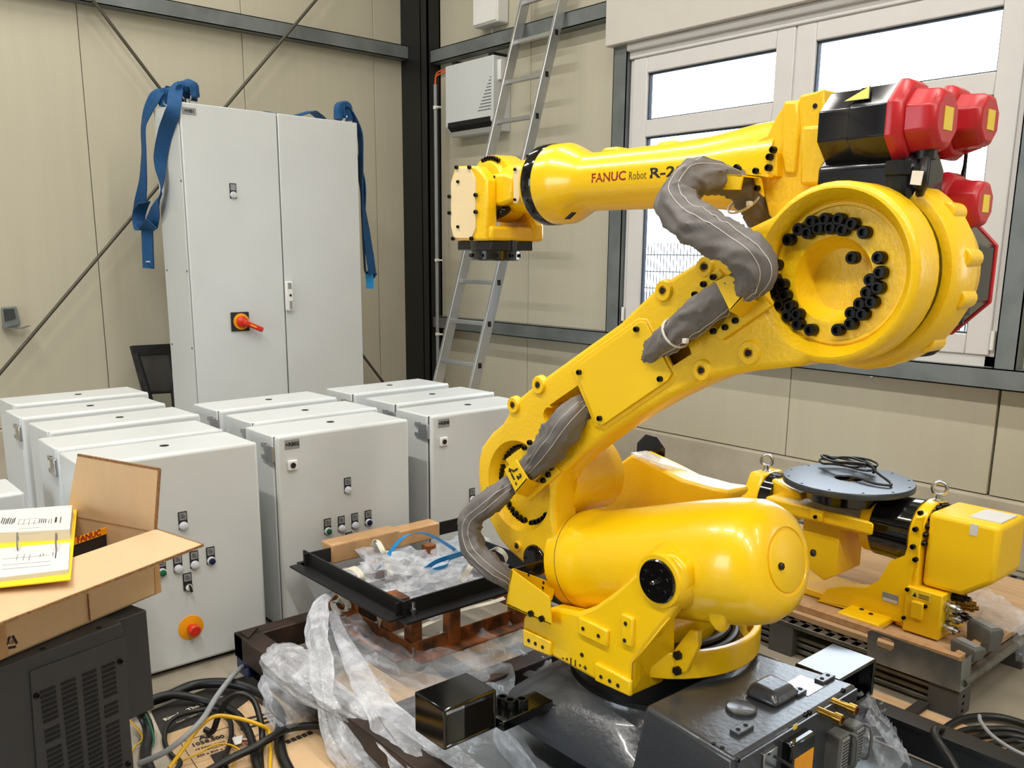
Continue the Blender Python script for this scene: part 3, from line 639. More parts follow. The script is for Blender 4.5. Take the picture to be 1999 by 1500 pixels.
# hose bracket near the shoulder, marked J2
b2 = obj('hose_bracket', G().prism(pys([(984,917),(1007,898),(1030,936),(1007,963)], YA-.075), (0,.006,0)), 'yellow_sheet', arm, bevel=.001)
obj('bracket_flange', G().loft([pys([(1007,963),(1030,936),(1028,934),(1005,961)], YA-.075), pys([(1030,972),(1054,944),(1052,942),(1028,970)], YA-.004)]), 'yellow_sheet', b2)
obj('bracket_foot', G().prism(pys([(1020,961),(1034,950),(1078,905),(1092,922),(1032,979)], YA-.010), (0,.012,0)), 'yellow_sheet', arm, bevel=.003)
obj('bracket_foot', G().prism(pys([(986,897),(1040,858),(1052,872),(998,914)], YA-.010), (0,.012,0)), 'yellow_sheet', arm, bevel=.003)
bolts(arm, [(1078,913),(1072,927),(1062,938),(1034,953),(1026,874),(1036,864)], YA-.010, BOLT_S, s=1.1)
for s_, px, py, sz in (('J', 1006,918, .026), ('2', 1013,931, .026), ('+', 995,919, .026), ('-', 1008,944, .026)):
    lettering(s_, sz, 'ink', b2, PY(px, py, YA-.0765), (.5,0,-.75), (.75,0,.5), bold=.0012)
q0, q1 = PY(998,925,YA-.0765), PY(1004,937,YA-.0765); obj('arrow_mark', G().beam(q0, q1, .0008, .006, up=(.75,0,.5)), 'ink', b2)

# --- grey fabric hose sleeve, in two runs, with cable ties and seam stitching
def mix(l): return [PY(a, b, y) for a, b, y in l]
s1 = mix([(1000,1140,1.63),(985,1126,1.60),(957,1106,1.57),(928,1076,1.56),(916,1040,1.56),(924,1008,1.57),(957,979,1.59),(992,952,1.625),(1020,930,1.645),(1045,905,1.645),(1078,866,1.645),(1113,812,1.655),(1150,783,1.675),(1190,754,1.70)])
def sleeve(path, radii, seed, seams=(5, 8), n=40, sub=12, amp=.26, fq=11):
    g = G().tube(path, radii, n=n, sub=sub, fold=.04, cr=(amp, fq), seed=seed); rings = g.rings
    P_ = smooth_path(path, sub)
    o = obj('hose_sleeve', g, 'sleeve', RB, ang=80)
    mid = rings[int(len(rings)*.62)]; k0 = min(range(n), key=lambda q: (mid[q]-V((0,0,EYE))).length)
    for k in ([(k0+d) % n for d in seams]):
        obj('seam', G().tube([r[k] + (r[k]-P_[i]).normalized()*.0006 for i, r in enumerate(rings)][2:-2], .0011, n=5, sub=0), 'sleeve_stitch', o)
sleeve(mix([(1000,1140,1.63),(985,1126,1.60),(957,1106,1.57),(928,1076,1.56),(916,1040,1.56),(924,1008,1.57),(957,979,1.59),(992,952,1.64),(1020,930,1.662),(1045,905,1.655),(1078,866,1.648),(1110,822,1.655),(1130,802,1.69),(1150,785,1.725),(1175,766,1.74)]),
    [.024,.030,.034,.036,.035,.036,.035,.029,.027,.037,.046,.046,.036,.03,.026], 4, (-1, 2))
sleeve(mix([(1258,700,1.72),(1283,680,1.69),(1316,653,1.665),(1353,622,1.655),(1390,594,1.65),(1425,570,1.645),(1452,556,1.635),(1468,545,1.62),(1474,520,1.61),(1437,484,1.60),(1383,452,1.60),(1342,424,1.61),(1322,392,1.63),(1338,358,1.66),(1368,344,1.70),(1400,346,1.75),(1432,360,1.79)]),
    [.028,.030,.034,.036,.035,.033,.034,.040,.043,.045,.046,.046,.044,.040,.036,.030], 9, (1, 4))
sleeve(mix([(1428,356,1.79),(1455,366,1.83),(1480,400,1.87),(1496,440,1.92),(1505,480,1.96)]), [.032,.04,.042,.04,.036], 12, ())
def tie(px, py, y, r, d, head):
    c = PY(px, py, y); u, v, w = frame_from(V(d))
    o = obj('cable_tie', G().tube([c+(u*math.cos(a*PI/12)+v*math.sin(a*PI/12))*r for a in range(25)], .0032, n=6, sub=0), 'strap_white', RB)
    h = PY(*head); obj('tie_head', G().box(h.x-.006, h.x+.006, h.y-.006, h.y+.006, h.z-.006, h.z+.006), 'strap_white', o, bevel=.002)
tie(1320, 650, 1.663, .037, PY(1353,622,1.655)-PY(1287,677,1.685), (1338,666,1.63))
tie(1452, 395, 1.83, .040, PY(1496,440,1.90)-PY(1455,366,1.83), (1463,398,1.79))

# --- forearm: joint flange, gearbox casting, tube, wrist
ZF = 1.69
fa = obj('forearm_casting', G().lathe((J3.x, 1.808, J3.z), (0,1,0), [(0,.165),(.002,.194),(.02,.203),(.10,.203),(.112,.19),(.20,.17)], 72), 'yellow_cast', RB)
obj('joint_seal', G().lathe((J3.x, YB-.004, J3.z), (0,1,0), [(0,.176),(.03,.176)], 64), 'gloss_black', RB)
for a in (40, 10, -14, -46):
    c = V((J3.x+.192*math.cos(math.radians(a)), 1.875, J3.z+.192*math.sin(math.radians(a))))
    bs = obj('casting_lug', G().cyl(c-V((0,.02,0)), c+V((0,.045,0)), .022, .020, n=18), 'yellow_cast', fa, bevel=.004)
hs = [(1478,272),(1497,263),(1508,240),(1520,218),(1527,210),(1530,197),(1558,195),(1562,185),(1590,179),(1607,172),(1611,239),(1622,241),(1637,305),(1655,330),(1668,365),(1690,480),(1560,500),(1500,420),(1484,350)]
hb = obj('gearbox_housing', G().prism(pys(hs, 1.835), (0, .20, 0)), 'yellow_cast', RB, bevel=.014, seg=3)
obj('housing_rib', G().prism(pys([(1527,214),(1531,198),(1556,197),(1560,250),(1553,340),(1530,340),(1524,300)], 1.828), (0,.02,0)), 'yellow_cast', hb, bevel=.006)
obj('housing_rib', G().prism(pys([(1562,246),(1608,243),(1620,244),(1634,306),(1652,333),(1660,360),(1560,362)], 1.818), (0,.03,0)), 'yellow_cast', hb, bevel=.008)
obj('housing_pad', G().prism(pys([(1494,300),(1516,296),(1517,345),(1492,343)], 1.815), (0,.03,0)), 'yellow_cast', hb, bevel=.003)
bolts(hb, [(1505,307),(1503,328),(1512,293)], 1.815, BIG, s=.6); bolts(hb, [(1591,207)], 1.834, HOLE, name='hole', s=.8); bolts(hb, [(1611,325),(1618,352)], 1.817, HOLE, name='hole', s=1.2)
# lip of the casting curling round the joint
lip = [V((J3.x + .212*math.cos(math.radians(a)), 0, J3.z + .212*math.sin(math.radians(a)))) for a in range(75, 176, 6)]
obj('casting_lip', G().loft([[p+V((0,1.80,0)), p+V((0,1.90,0)), p*1+V((0,1.90,0))+(V((J3.x,0,J3.z))-p)*.12, p+V((0,1.80,0))+(V((J3.x,0,J3.z))-p)*.12] for p in lip]), 'yellow_cast', fa, bevel=.006)
xt0, xt1 = -2.0, -1.30
ft = obj('forearm_tube', G().lathe((xt0, YC, ZF), (1,0,0), [(0,.117),(.055,.116),(.075,.108),(.13,.084),(.16,.081),(.45,.084),(.58,.090),(.70,.105),(.80,.11)], 64), 'yellow', RB)
for px, py in ((1200,290),(1310,278),(1430,266)):
    p = PY(px, py+6, YC); obj('tube_pad', G().prism([V((p.x-.05,YC-.025,p.z-.03)), V((p.x+.06,YC-.025,p.z-.03)), V((p.x+.03,YC-.025,p.z+.010)), V((p.x-.025,YC-.025,p.z+.010))], (0,.05,0)), 'yellow_cast', ft, bevel=.008)
obj('drain_slot', G().prism(pys([(1101,428),(1116,414),(1121,415),(1108,428)], 1.852), (0,.01,0)), 'slot_black', ft)
obj('sleeve_clamp', G().prism(pys([(1357,314),(1438,326),(1500,340),(1500,346),(1430,338),(1357,320)], 1.80), (0,.10,0)), 'yellow_sheet', ft)
obj('sleeve_clamp', G().prism(pys([(1412,340),(1450,342),(1444,371),(1410,370)], 1.742), (0,.006,0)), 'yellow_sheet', ft, bevel=.001)
obj('sleeve_clamp', G().prism(pys([(1412,340),(1450,342),(1450,345),(1412,343)], 1.742), (0,.10,0)), 'yellow_sheet', ft)
obj('sleeve_clamp', G().prism(pys([(1470,345),(1484,346),(1490,384),(1480,374)], 1.80), (0,.006,0)), 'yellow_sheet', ft)
bolts(ft, [(1440,327),(1443,330),(1477,334),(1440,341),(1480,368)], 1.795, BOLT_S)
# lettering wrapped on the forearm tube
def wrap_text(s, size, m, px0, py0, width_px, bold=0):
    a0 = PY(px0, py0, YC-.081); a1 = PY(px0+width_px, py0, YC-.081)
    me = text_mesh(s, size, m, bold, 'LEFT', ex=.0003); xs_ = [v.co.x for v in me.vertices]; k = (a1.x-a0.x)/(max(xs_)-min(xs_)); x_ = min(xs_)
    for v in me.vertices:
        z = a0.z + v.co.y; dz = z-ZF; tx_ = a0.x + (v.co.x-x_)*k - xt0; r = (.081+.003*(tx_-.16)/.29 if tx_ < .45 else .084+.006*(tx_-.45)/.13) + .0004 + v.co.z
        v.co = V((a0.x + (v.co.x-x_)*k, YC - math.sqrt(max(r*r-dz*dz, 0)), z))
    obj('lettering', me, m, ft)
wrap_text('FANUC', .034, 'ink_red', 1155, 349, 67, .0006)
wrap_text('Robot', .031, 'ink', 1229, 344.5, 34, -.0004)
wrap_text('R-2000iB', .036, 'ink', 1270, 339.5, 142, .0008)
obj('wrist_seal', G().lathe((xt0-.042, YC, ZF), (1,0,0), [(0,.117),(.002,.119),(.04,.119),(.043,.117)], 64), 'gloss_black', RB)
for k in range(5):
    a = math.radians(150+k*18); inst('bolt', BOLT_S, ft, (xt0-.02, YC+.119*math.cos(a), ZF+.119*math.sin(a)), (0, math.cos(a), math.sin(a)), scale=.5)
WXc, HY = -2.266, 1.905
wb = obj('wrist_body', G().lathe((xt0-.04, YC, ZF), (-1,0,0), [(0,.112),(.02,.108),(.035,.088),(.12,.08),(.17,.074)], 40), 'yellow', RB)
hub = obj('wrist_hub', G().lathe((WXc, 1.862, ZF), (0,1,0), [(0,.06),(.004,.080),(.02,.086),(.022,.102),(.10,.106),(.12,.095)], 48), 'yellow_cast', RB)
for k in range(7):
    for a0 in (62, 236): a = math.radians(a0+k*8); inst('bolt', BOLT_S, hub, V((WXc+.093*math.cos(a), 1.884, ZF+.093*math.sin(a))), NY, scale=.95)
obj('wrist_strip', G().prism(pys([(1002,326),(1009,325),(1013,332),(1014,385),(1010,397),(1002,397)], 1.838), (0,.03,0)), 'plate_glare', wb, bevel=.001)
bolts(wb, [(1006,331),(1006,390)], 1.837, BOLT_S, s=.6)
hd_ = obj('hand', G().prism(pys([(888,324),(930,324),(941,337),(949,352),(950,470),(884,470),(879,445),(879,352)], 1.80), (0,.045,0)), 'yellow_cast', RB, bevel=.008)
pl2 = obj('hand_cover', G().prism(pys([(891,328),(917,328),(927,350),(928,445),(920,465),(886,465),(880,440),(880,357)], 1.795), (0,.006,0)), 'plate_glare', hd_, bevel=.001)
bolts(hd_, [(893,327),(918,327),(879,384),(930,381),(879,416),(930,414),(886,466),(922,466)], 1.796, BOLT_S, s=.9); bolts(pl2, [(895,355),(895,443)], 1.795, BOLT_S, s=.7)
obj('hand_link', G().prism(pys([(935,342),(985,338),(1000,345),(1000,392),(975,402),(940,398)], 1.84), (0,.05,0)), 'yellow_cast', hd_, bevel=.010)
bolts(hd_, [(957,345),(965,345),(957,390),(965,390)], 1.839, HOLE, name='hole', s=.6)
zf1 = PY(915,470,1.80).z
obj('hand_bridge', G().box(WXc-.085, WXc+.095, 1.81, 2.03, zf1, zf1+.045), 'yellow_cast', hd_, bevel=.010)
obj('hand_fork', G().prism([V((WXc-.08,1.985,zf1)), V((WXc+.10,1.985,zf1)), V((WXc+.10,1.985,zf1+.05)), V((WXc+.06,1.985,zf1+.10)), V((WXc+.05,1.985,ZF+.05)), V((WXc-.05,1.985,ZF+.05)), V((WXc-.08,1.985,zf1+.1))], (0,.045,0)), 'yellow_cast', hd_, bevel=.010)
obj('wrist_plug', G().tube([PY(970,420,1.87), PY(982,414,1.86), PY(990,408,1.88)], .014, n=10), 'bolt_black', hd_)
fg = obj('tool_flange', G().lathe((WXc, HY, zf1+.002), (0,0,-1), [(0,.09),(.032,.09),(.034,.080),(.060,.079),(.064,.074)], 48), 'gloss_black', RB)
obj('flange_block', G().box(WXc-.088, WXc+.088, HY-.088, HY+.088, zf1-.030, zf1), 'black_steel', fg, bevel=.004)
for k in range(10):
    a = 2*PI*k/10; inst('bolt', BOLT_S, fg, (WXc+.080*math.cos(a), HY+.080*math.sin(a), zf1-.046), (math.cos(a), math.sin(a), 0), scale=.8)

# --- drive motors on the forearm: black octagonal bodies with red end caps
def octa(c, d, h, a, b, k=.41):
    u, v, w = frame_from(V(d)); return [c + u*x*h*a + v*y*h*b for x, y in ((-1,-k),(-k,-1),(k,-1),(1,-k),(1,k),(k,1),(-k,1),(-1,k))]
def motor(label, c, d, L, h, plug=True, sticker=True):
    d = V(d).normalized(); u, v, w = frame_from(d)
    b = obj('drive_motor', G().loft([octa(c, d, h, 1, 1), octa(c+d*L*.45, d, h, 1, 1), octa(c+d*L*.47, d, h, 1.03, 1.03), octa(c+d*L, d, h, 1.03, 1.03)]), 'motor_black', RB, bevel=.003, label=label)
    e = c+d*L
    obj('motor_flange', G().loft([octa(e, d, h, 1.12, 1.12), octa(e+d*.014, d, h, 1.12, 1.12), octa(e+d*.03, d, h, .96, .96)]), 'motor_red', b, bevel=.003)
    cap = obj('end_cap', G().loft([octa(e+d*.028, d, h, .86, .86), octa(e+d*.055, d, h, .80, .80), octa(e+d*.075, d, h, .78, .78), octa(e+d*.088, d, h, .62, .66)]), 'motor_red', b, bevel=.004)
    for s in (1, -1): obj('cap_rib', G().beam(e+d*.02+v*s*h*.8+u*h*.5, e+d*.06+v*s*h*.62+u*h*.5, h*.25, h*.3), 'motor_red', b, bevel=.003)
    if sticker: obj('sticker', G().loft([[e+d*.0885+u*x*h*.26+v*y*h*.3 - d*o for x, y in ((-1,-1),(1,-1),(1,1),(-1,1))] for o in (.001, -.0008)]), 'label_yellow', b)
    if plug:
        q = e+d*.05-V((0,0,h*.75)); obj('plug', G().lathe(q, (0,0,-1), [(0,.022),(.02,.022),(.022,.016),(.07,.015),(.075,.009),(.11,.008)], 16), 'cable_black', b)
    return b
m1 = motor('upper near motor with a hot-surface warning sign', V((-1.05,1.835,1.748)), (1,0,0), .150, .072)
x0, x1 = -.99, -.92
def tri(k, yy): return [V((-.955+k*a, 1.83-.068*1.03-yy+.0, 1.768+k*b)) for a, b in ((-.026,-.016),(.024,-.012),(.012,.022))]
wn = V((0,-1,1)).normalized()
def warn(k, off):
    c = V((-.968, 1.83-.068*.71*1.03, 1.752+.068*.71*1.03)) + wn*off; vv = V((0,1,1)).normalized()
    return [c + V((a*k,0,0)) + vv*b*k for a, b in ((-.0367,-.016),(.0273,-.016),(.0093,.032))]
obj('warning_sign', G().prism(warn(.92, .0005), wn*.0008), 'ink', m1); obj('warning_sign', G().prism(warn(.80, .0012), wn*.0006), 'label_yellow', m1)
for k in range(3):
    c = V((-.972+k*.009, 1.83-.068*.71*1.03, 1.752+.068*.71*1.03-.003)) + wn*.002; obj('warning_mark', G().tube([c+V((0,-.006,-.006)), c+V((.003,-.002,-.002)), c+V((-.002,.003,.003)), c+V((.002,.007,.007))], .0011, n=5, sub=3), 'ink', m1)
motor('upper far motor', V((-1.03,2.01,1.762)), (1,0,0), .14, .066, plug=False)
motor('lower far motor', V((-1.03,2.02,1.595)), (1,0,0), .145, .06, plug=False)
obj('motor_body', G().loft([octa(V((x,1.87,1.635)), (1,0,0), .078, 1, 1) for x in (-1.06,-.87)] + [octa(V((-.85,1.87,1.635)), (1,0,0), .06, 1, 1)]), 'motor_black', RB, bevel=.008)
ct = obj('cable_tag', G().prism(pys([(1781,333),(1803,334),(1797,362),(1776,360)], 1.76), (0,.002,0)), 'label_white', RB)
obj('gland', G().lathe(PY(1752,345,1.80), (0,0,1), [(-.03,.022),(0,.022),(.003,.026),(.03,.026)], 8), 'cable_black', RB)
obj('motor_cable', G().tube([PY(1806,312,1.80), PY(1803,340,1.78), PY(1798,370,1.80), PY(1790,395,1.86)], .009, n=10), 'cable_black', RB)
obj('motor_cable', G().tube([PY(1897,240,2.0), PY(1895,262,2.02), PY(1889,275,2.05), PY(1884,320,2.06), PY(1880,345,2.06), PY(1880,375,2.05), PY(1874,410,2.04), PY(1866,425,2.02)], [.010,.006,.004,.004,.006,.005,.008,.006], n=8), 'cable_black', RB)
m3 = obj('joint_motor', G().loft([octa(V((J3.x+.015,y,J3.z)), (0,1,0), h, 1, 1, .45) for y, h in ((1.95,.130),(2.04,.136),(2.12,.136))]), 'motor_black', RB, bevel=.004)
obj('motor_flange', G().loft([octa(V((J3.x+.015,y,J3.z)), (0,1,0), h, 1, 1, .45) for y, h in ((2.12,.140),(2.13,.140),(2.15,.10))]), 'motor_red', m3, bevel=.003)
p = PY(1868,605,2.05); obj('plug', G().lathe(p+V((0,0,.02)), (0,0,-1), [(0,.026),(.03,.026),(.032,.018),(.05,.018)], 14), 'cable_black', m3)
obj('hose_fitting', G().tube([PY(1830,665,1.98), PY(1812,675,1.97), PY(1795,682,1.97), PY(1780,688,1.97)], [.02,.024,.018,.012], n=12), 'cable_black', RB)
obj('casting_lug', G().prism(pys([(1664,704),(1735,697),(1728,718),(1690,722),(1670,720)], 1.86), (0,.06,0)), 'yellow_cast', fa, bevel=.008)

# --- balancer cylinder with its trunnion
BY = 1.80
e0, e1 = PY(1128,1094,BY), PY(1520,1096,BY); dB = (e1-e0).normalized(); LB = (e1-e0).length
bal = obj('balancer', G().lathe(e0, dB, [(0,.128),(.005,.140),(.055,.144),(.058,.147),(.10,.150),(.12,.142),(.16,.142),(.30,.148),(LB*.72,.156),(LB*.86,.157),(LB*.95,.150),(LB*1.0,.130),(LB*1.03,.098),(LB*1.035,.082),(LB*1.03,.080),(LB*1.03,0)], 72), 'yellow', RB, ang=30)
obj('seam_line', G().lathe(e0+dB*.0565, dB, [(0,.1475),(.002,.1475)], 64), 'door_gap', bal)
cc = e0+dB*LB*1.03
obj('end_cover', G().lathe(cc, dB, [(-.002,.074),(.003,.074),(.006,.070),(.006,0)], 48), 'yellow_sheet', bal)
u, v, w = frame_from(dB)
for px, py in ((1523,1106),(1585,1080)):
    d_ = _ray(px, py); o_ = V((0,0,EYE)); k_ = (cc+dB*.006-o_).dot(dB)/d_.dot(dB); inst('bolt', HEX, bal, o_+d_*k_, dB)
g = G(); p = PY(1410,1212,BY-.09); g.loft([[p+V((-.035,-.03,.05)), p+V((.03,-.03,.06)), p+V((.03,.03,.06)), p+V((-.035,.03,.05))], [p+V((-.03,-.025,0)), p+V((.02,-.025,.01)), p+V((.02,.025,.01)), p+V((-.03,.025,0))], [p+V((-.012,-.012,-.03)), p+V((.012,-.012,-.03)), p+V((.012,.012,-.03)), p+V((-.012,.012,-.03))]])
obj('balancer_foot', g, 'yellow', bal, bevel=.012, seg=3)
obj('balancer_rod', G().cyl(e0+dB*.02, e0-dB*.16, .03, n=20), 'chrome', bal)

# --- turret
YT = 1.615
face = [(1020,1204),(1080,1186),(1128,1196),(1160,1184),(1204,1152),(1240,1118),(1256,1092),(1284,1078),(1318,1084),(1338,1108),(1340,1140),(1328,1170),(1308,1204),(1262,1262),(1236,1296),(1231,1361),(1160,1329),(1076,1283),(1021,1261),(1018,1232)]
tu = obj('turret', G().prism(pys(face, YT), (0,.045,0)), 'yellow', RB, bevel=.012, seg=3)
zt0 = PY(1231,1361,YT).z
body = [(1020,1206),(1080,1190),(1128,1200),(1160,1190),(1196,1200),(1236,1260),(1231,1361),(1160,1329),(1076,1283),(1021,1261)]
obj('turret_body', G().prism(pys(body, YT+.04), (0,.58,0)), 'yellow_cast', RB, bevel=.012)
fl2 = [PY(1231,1361,YT), PY(1316,1322,YT+.15), PY(1314,1250,YT+.15), PY(1300,1210,YT+.08), PY(1308,1204,YT), PY(1236,1296,YT)]
obj('turret_gusset', G().loft([[PY(1226,1356,YT+.004), PY(1231,1298,YT+.004), PY(1298,1212,YT+.004), PY(1300,1212,YT+.03), PY(1235,1290,YT+.20), PY(1232,1345,YT+.20)], [PY(1231,1360,YT), PY(1237,1297,YT), PY(1310,1204,YT), PY(1318,1204,YT+.05), PY(1316,1250,YT+.17), PY(1318,1322,YT+.17)]]), 'yellow_cast', tu, bevel=.006)
tc = PY(1287,1134,YT)
obj('trunnion_boss', G().lathe(tc+V((0,.09,0)), NY, [(0,.10),(.05,.082),(.085,.072),(.096,.066)], 40), 'yellow_cast', tu)
tp = obj('trunnion_cap', G().lathe(tc+V((0,-.002,0)), NY, [(0,.055),(.008,.055),(.011,.052),(.011,0)], 40), 'gloss_black', tu)
for a, r in ((60,.036),(150,.036),(240,.036),(330,.036),(20,.038),(190,.038)): inst('bolt', BOLT_S, tp, tc+V((r*math.cos(math.radians(a)), -.013, r*math.sin(math.radians(a)))), NY, scale=.8)
for a in (45, 135, 200, 300): inst('bolt', BOLT_S, tp, tc+V((.017*math.cos(math.radians(a)), -.013, .017*math.sin(math.radians(a)))), NY, scale=.55)
obj('grease_nipple', G().lathe(tc+V((0,-.012,0)), NY, [(0,.006),(.012,.005),(.014,.003),(.02,.003)], 10), 'chrome', tp)
def pad(l, holes, d=.010):
    o = obj('turret_pad', G().prism(pys(l, YT-d), (0,d+.004,0)), 'yellow', tu, bevel=.005)
    for a, b in holes: inst('hole', HOLE, o, PY(a, b, YT-d-.0012), NY, scale=.8)
pad([(1128,1204),(1186,1232),(1184,1266),(1126,1238)], [(1138,1228),(1168,1242)])
pad([(1212,1198),(1236,1208),(1234,1266),(1211,1258)], [(1221,1218),(1219,1251)])
pad([(1019,1228),(1074,1254),(1074,1283),(1021,1262)], [(1032,1251),(1045,1257),(1059,1264)])
pad([(1160,1294),(1230,1330),(1230,1362),(1160,1330)], [(1173,1322),(1190,1330),(1206,1339)])
inst('hole', HOLE, tu, PY(1136,1279,YT-.001), NY, scale=.9)
me_dir = (PY(1150,1309,YT)-PY(1098,1284,YT)).normalized()
lettering('- • J 1 • +', .026, 'ink', tu, PY(1121,1295,YT-.0018), me_dir, (0,0,1), bold=.0004)
# hose cup on the turret's left edge
cup = obj('hose_cup', G().prism(pys([(998,1112),(1072,1166),(1077,1222),(988,1182)], YT-.035), (0,.004,0)), 'yellow_sheet', RB, bevel=.001)
obj('cup_back', G().prism(pys([(1000,1110),(1085,1142),(1076,1172),(1060,1190),(1000,1150)], YT+.055), (0,.004,0)), 'yellow_sheet', cup)
obj('cup_floor', G().loft([[PY(988,1182,YT-.035), PY(1077,1222,YT-.035), PY(1077,1218,YT-.035), PY(989,1178,YT-.035)], [PY(996,1168,YT+.055), PY(1076,1208,YT+.055), PY(1076,1204,YT+.055), PY(997,1164,YT+.055)]]), 'yellow_sheet', cup)
obj('cup_side', G().loft([[PY(998,1112,YT-.035), PY(988,1182,YT-.035), PY(991,1183,YT-.035), PY(1001,1114,YT-.035)], [PY(1001,1110,YT+.055), PY(996,1168,YT+.055), PY(999,1168,YT+.055), PY(1004,1112,YT+.055)]]), 'yellow_sheet', cup)
bolts(cup, [(1038,1198),(1059,1208)], YT-.036, HEX, s=1.1); bolts(cup, [(1032,1123),(1061,1138),(1060,1148),(1059,1156),(1081,1143)], YT+.054, HOLE, name='hole', s=.6)
for k in range(4): obj('hose', G().tube([PY(1075+k*4,1150,1.70), PY(1090+k*4,1165,1.75), PY(1102+k*5,1182,1.78), PY(1112+k*5,1200,1.80)], .009, n=8), 'sleeve', cup)
# stop ring segment behind the turret, right
rg = []
for k in range(15):
    a = math.radians(-62 + k*8.4); r = .268; c = V((JX+.0+r*math.cos(a), JY+r*math.sin(a), 0)); n_ = V((math.cos(a), math.sin(a), 0))
    z0, z1 = zt0+.03, zt0+.105; rg.append([c+V((0,0,z0)), c+n_*.02+V((0,0,z0)), c+n_*.02+V((0,0,z1)), c+V((0,0,z1))])
rgo = obj('stop_ring', G().loft(rg), 'yellow', RB, bevel=.004)
a0 = PY(1316,1322,YT+.15)
obj('ring_tab', G().prism([PY(1312,1325,1.73), PY(1340,1312,1.73), PY(1362,1262,1.73), PY(1362,1232,1.73), PY(1345,1230,1.73), PY(1316,1268,1.73)], (0,.02,0)), 'yellow', rgo, bevel=.004)
bolts(rgo, [(1325,1279),(1324,1309)], 1.73, HEX, s=1.4)
# far flank of the turret, shoulder motor and the film left on it
far = obj('turret_flank', G().prism(pys([(1190,950),(1206,906),(1232,887),(1290,915),(1330,936),(1390,953),(1424,958),(1424,972),(1340,1020),(1200,1040),(1170,1010)], 2.10), (0,.10,0)), 'yellow_cast', RB, bevel=.01)
obj('wrap_film', G().loft([pys([(1232,884),(1290,905),(1290,912),(1232,888)], 2.09), pys([(1262,880),(1330,915),(1330,922),(1262,885)], 2.16), pys([(1280,905),(1380,935),(1385,948),(1300,925)], 2.21)]), 'film_milky', far)
sm = obj('shoulder_motor', G().loft([octa(PY(1270,885,y), (0,1,0), .06, 1, 1) for y in (2.22, 2.36)]), 'motor_black', RB, bevel=.003)
obj('motor_flange', G().loft([octa(PY(1270,885,2.36), (0,1,0), .064, 1, 1), octa(PY(1270,885,2.38), (0,1,0), .064, 1, 1)]), 'motor_red', sm, bevel=.002)
obj('inner_casting', G().box(JX-.2, JX+.05, 1.90, 2.08, .40, .66), 'yellow_cast', RB, bevel=.02)

# --- swivel and dark grey base casting
obj('swivel_ring', G().lathe((JX, JY, .31), (0,0,1), [(-.02,.25),(.085,.25),(.087,.24),(.10,.235)], 64), 'black_steel', RB)
for k in range(5): obj('swivel_cable', G().tube([V((JX+(.17+.012*k)*math.cos(math.radians(a)), JY+(.17+.012*k)*math.sin(math.radians(a)), .425+.012*(k%3))) for a in range(-70, 111, 15)], .011, n=8, sub=3), 'cable_black', RB)
def ringp(r, z, sx=1, sy=1, n=48, sq=1.0):
    out = []
    for i in range(n):
        a = 2*PI*i/n; c, s = math.cos(a), math.sin(a); e = 2/sq
        out.append(V((JX + .02 + math.copysign(abs(c)**e, c)*r*sx, JY + math.copysign(abs(s)**e, s)*r*sy, z)))
    return out
bs = obj('robot_base', G().loft([ringp(.40, .15, .92, .92, sq=5), ringp(.40, .19, .92, .92, sq=5), ringp(.385, .205, .92, .92, sq=4.5), ringp(.34, .23, 1, 1, sq=3), ringp(.30, .26, sq=2.3), ringp(.275, .285, sq=2), ringp(.27, .30, sq=2)]), 'base_grey', RB, ang=50)
XP = -1.01
ch = obj('connector_housing', G().loft([[V((-1.32,y0,.15)), V((XP,y0,.15)), V((XP,y0,z1)), V((-1.30,y0+d,z1))] for y0, d, z1 in ((1.55,.04,.385),(2.10,-.04,.385))]), 'base_grey', RB, bevel=.012)
obj('housing_shoulder', G().loft([[V((-1.33,1.58,.26)), V((-1.20,1.60,.26)), V((-1.20,2.05,.26)), V((-1.33,2.06,.26))], [V((-1.31,1.66,.355)), V((-1.20,1.66,.37)), V((-1.20,2.0,.37)), V((-1.31,2.0,.355))]]), 'base_grey', ch, bevel=.015)
p = PZ(1447,1386,.386); obj('plug_cover', G().lathe(p, (0,0,1), [(-.002,.038),(.006,.038),(.008,.035),(.007,.033),(.007,0)], 36), 'base_grey', ch)
p = PZ(1508,1358,.386); obj('lug', G().loft([[p+V((-.05,-.06,0)), p+V((.05,-.06,0)), p+V((.05,.06,0)), p+V((-.05,.06,0))], [p+V((-.04,-.04,.035)), p+V((.03,-.04,.03)), p+V((.03,.045,.03)), p+V((-.04,.045,.035))]]), 'base_grey', ch, bevel=.012, seg=3)
for px, py, w_ in ((1448,1425,.03),(1610,1326,.03),(1558,1352,.02)):
    p = PZ(px, py, .388); o = obj('mount_pad', G().box(p.x-.014, p.x+.014, p.y-w_, p.y+w_, .384, .394), 'base_grey', ch, bevel=.002)
    for s in (-.5, .5): inst('hole', HOLE, o, (p.x, p.y+s*w_, .3945), (0,0,1), scale=.8)
for px, py in ((1393,1452),(1410,1460)): inst('hole', HOLE, ch, PZ(px, py, .3865), (0,0,1), scale=.8)
obj('data_plate', G().box(-1.135, -1.06, 1.94, 2.03, .385, .3865), 'chrome', ch)
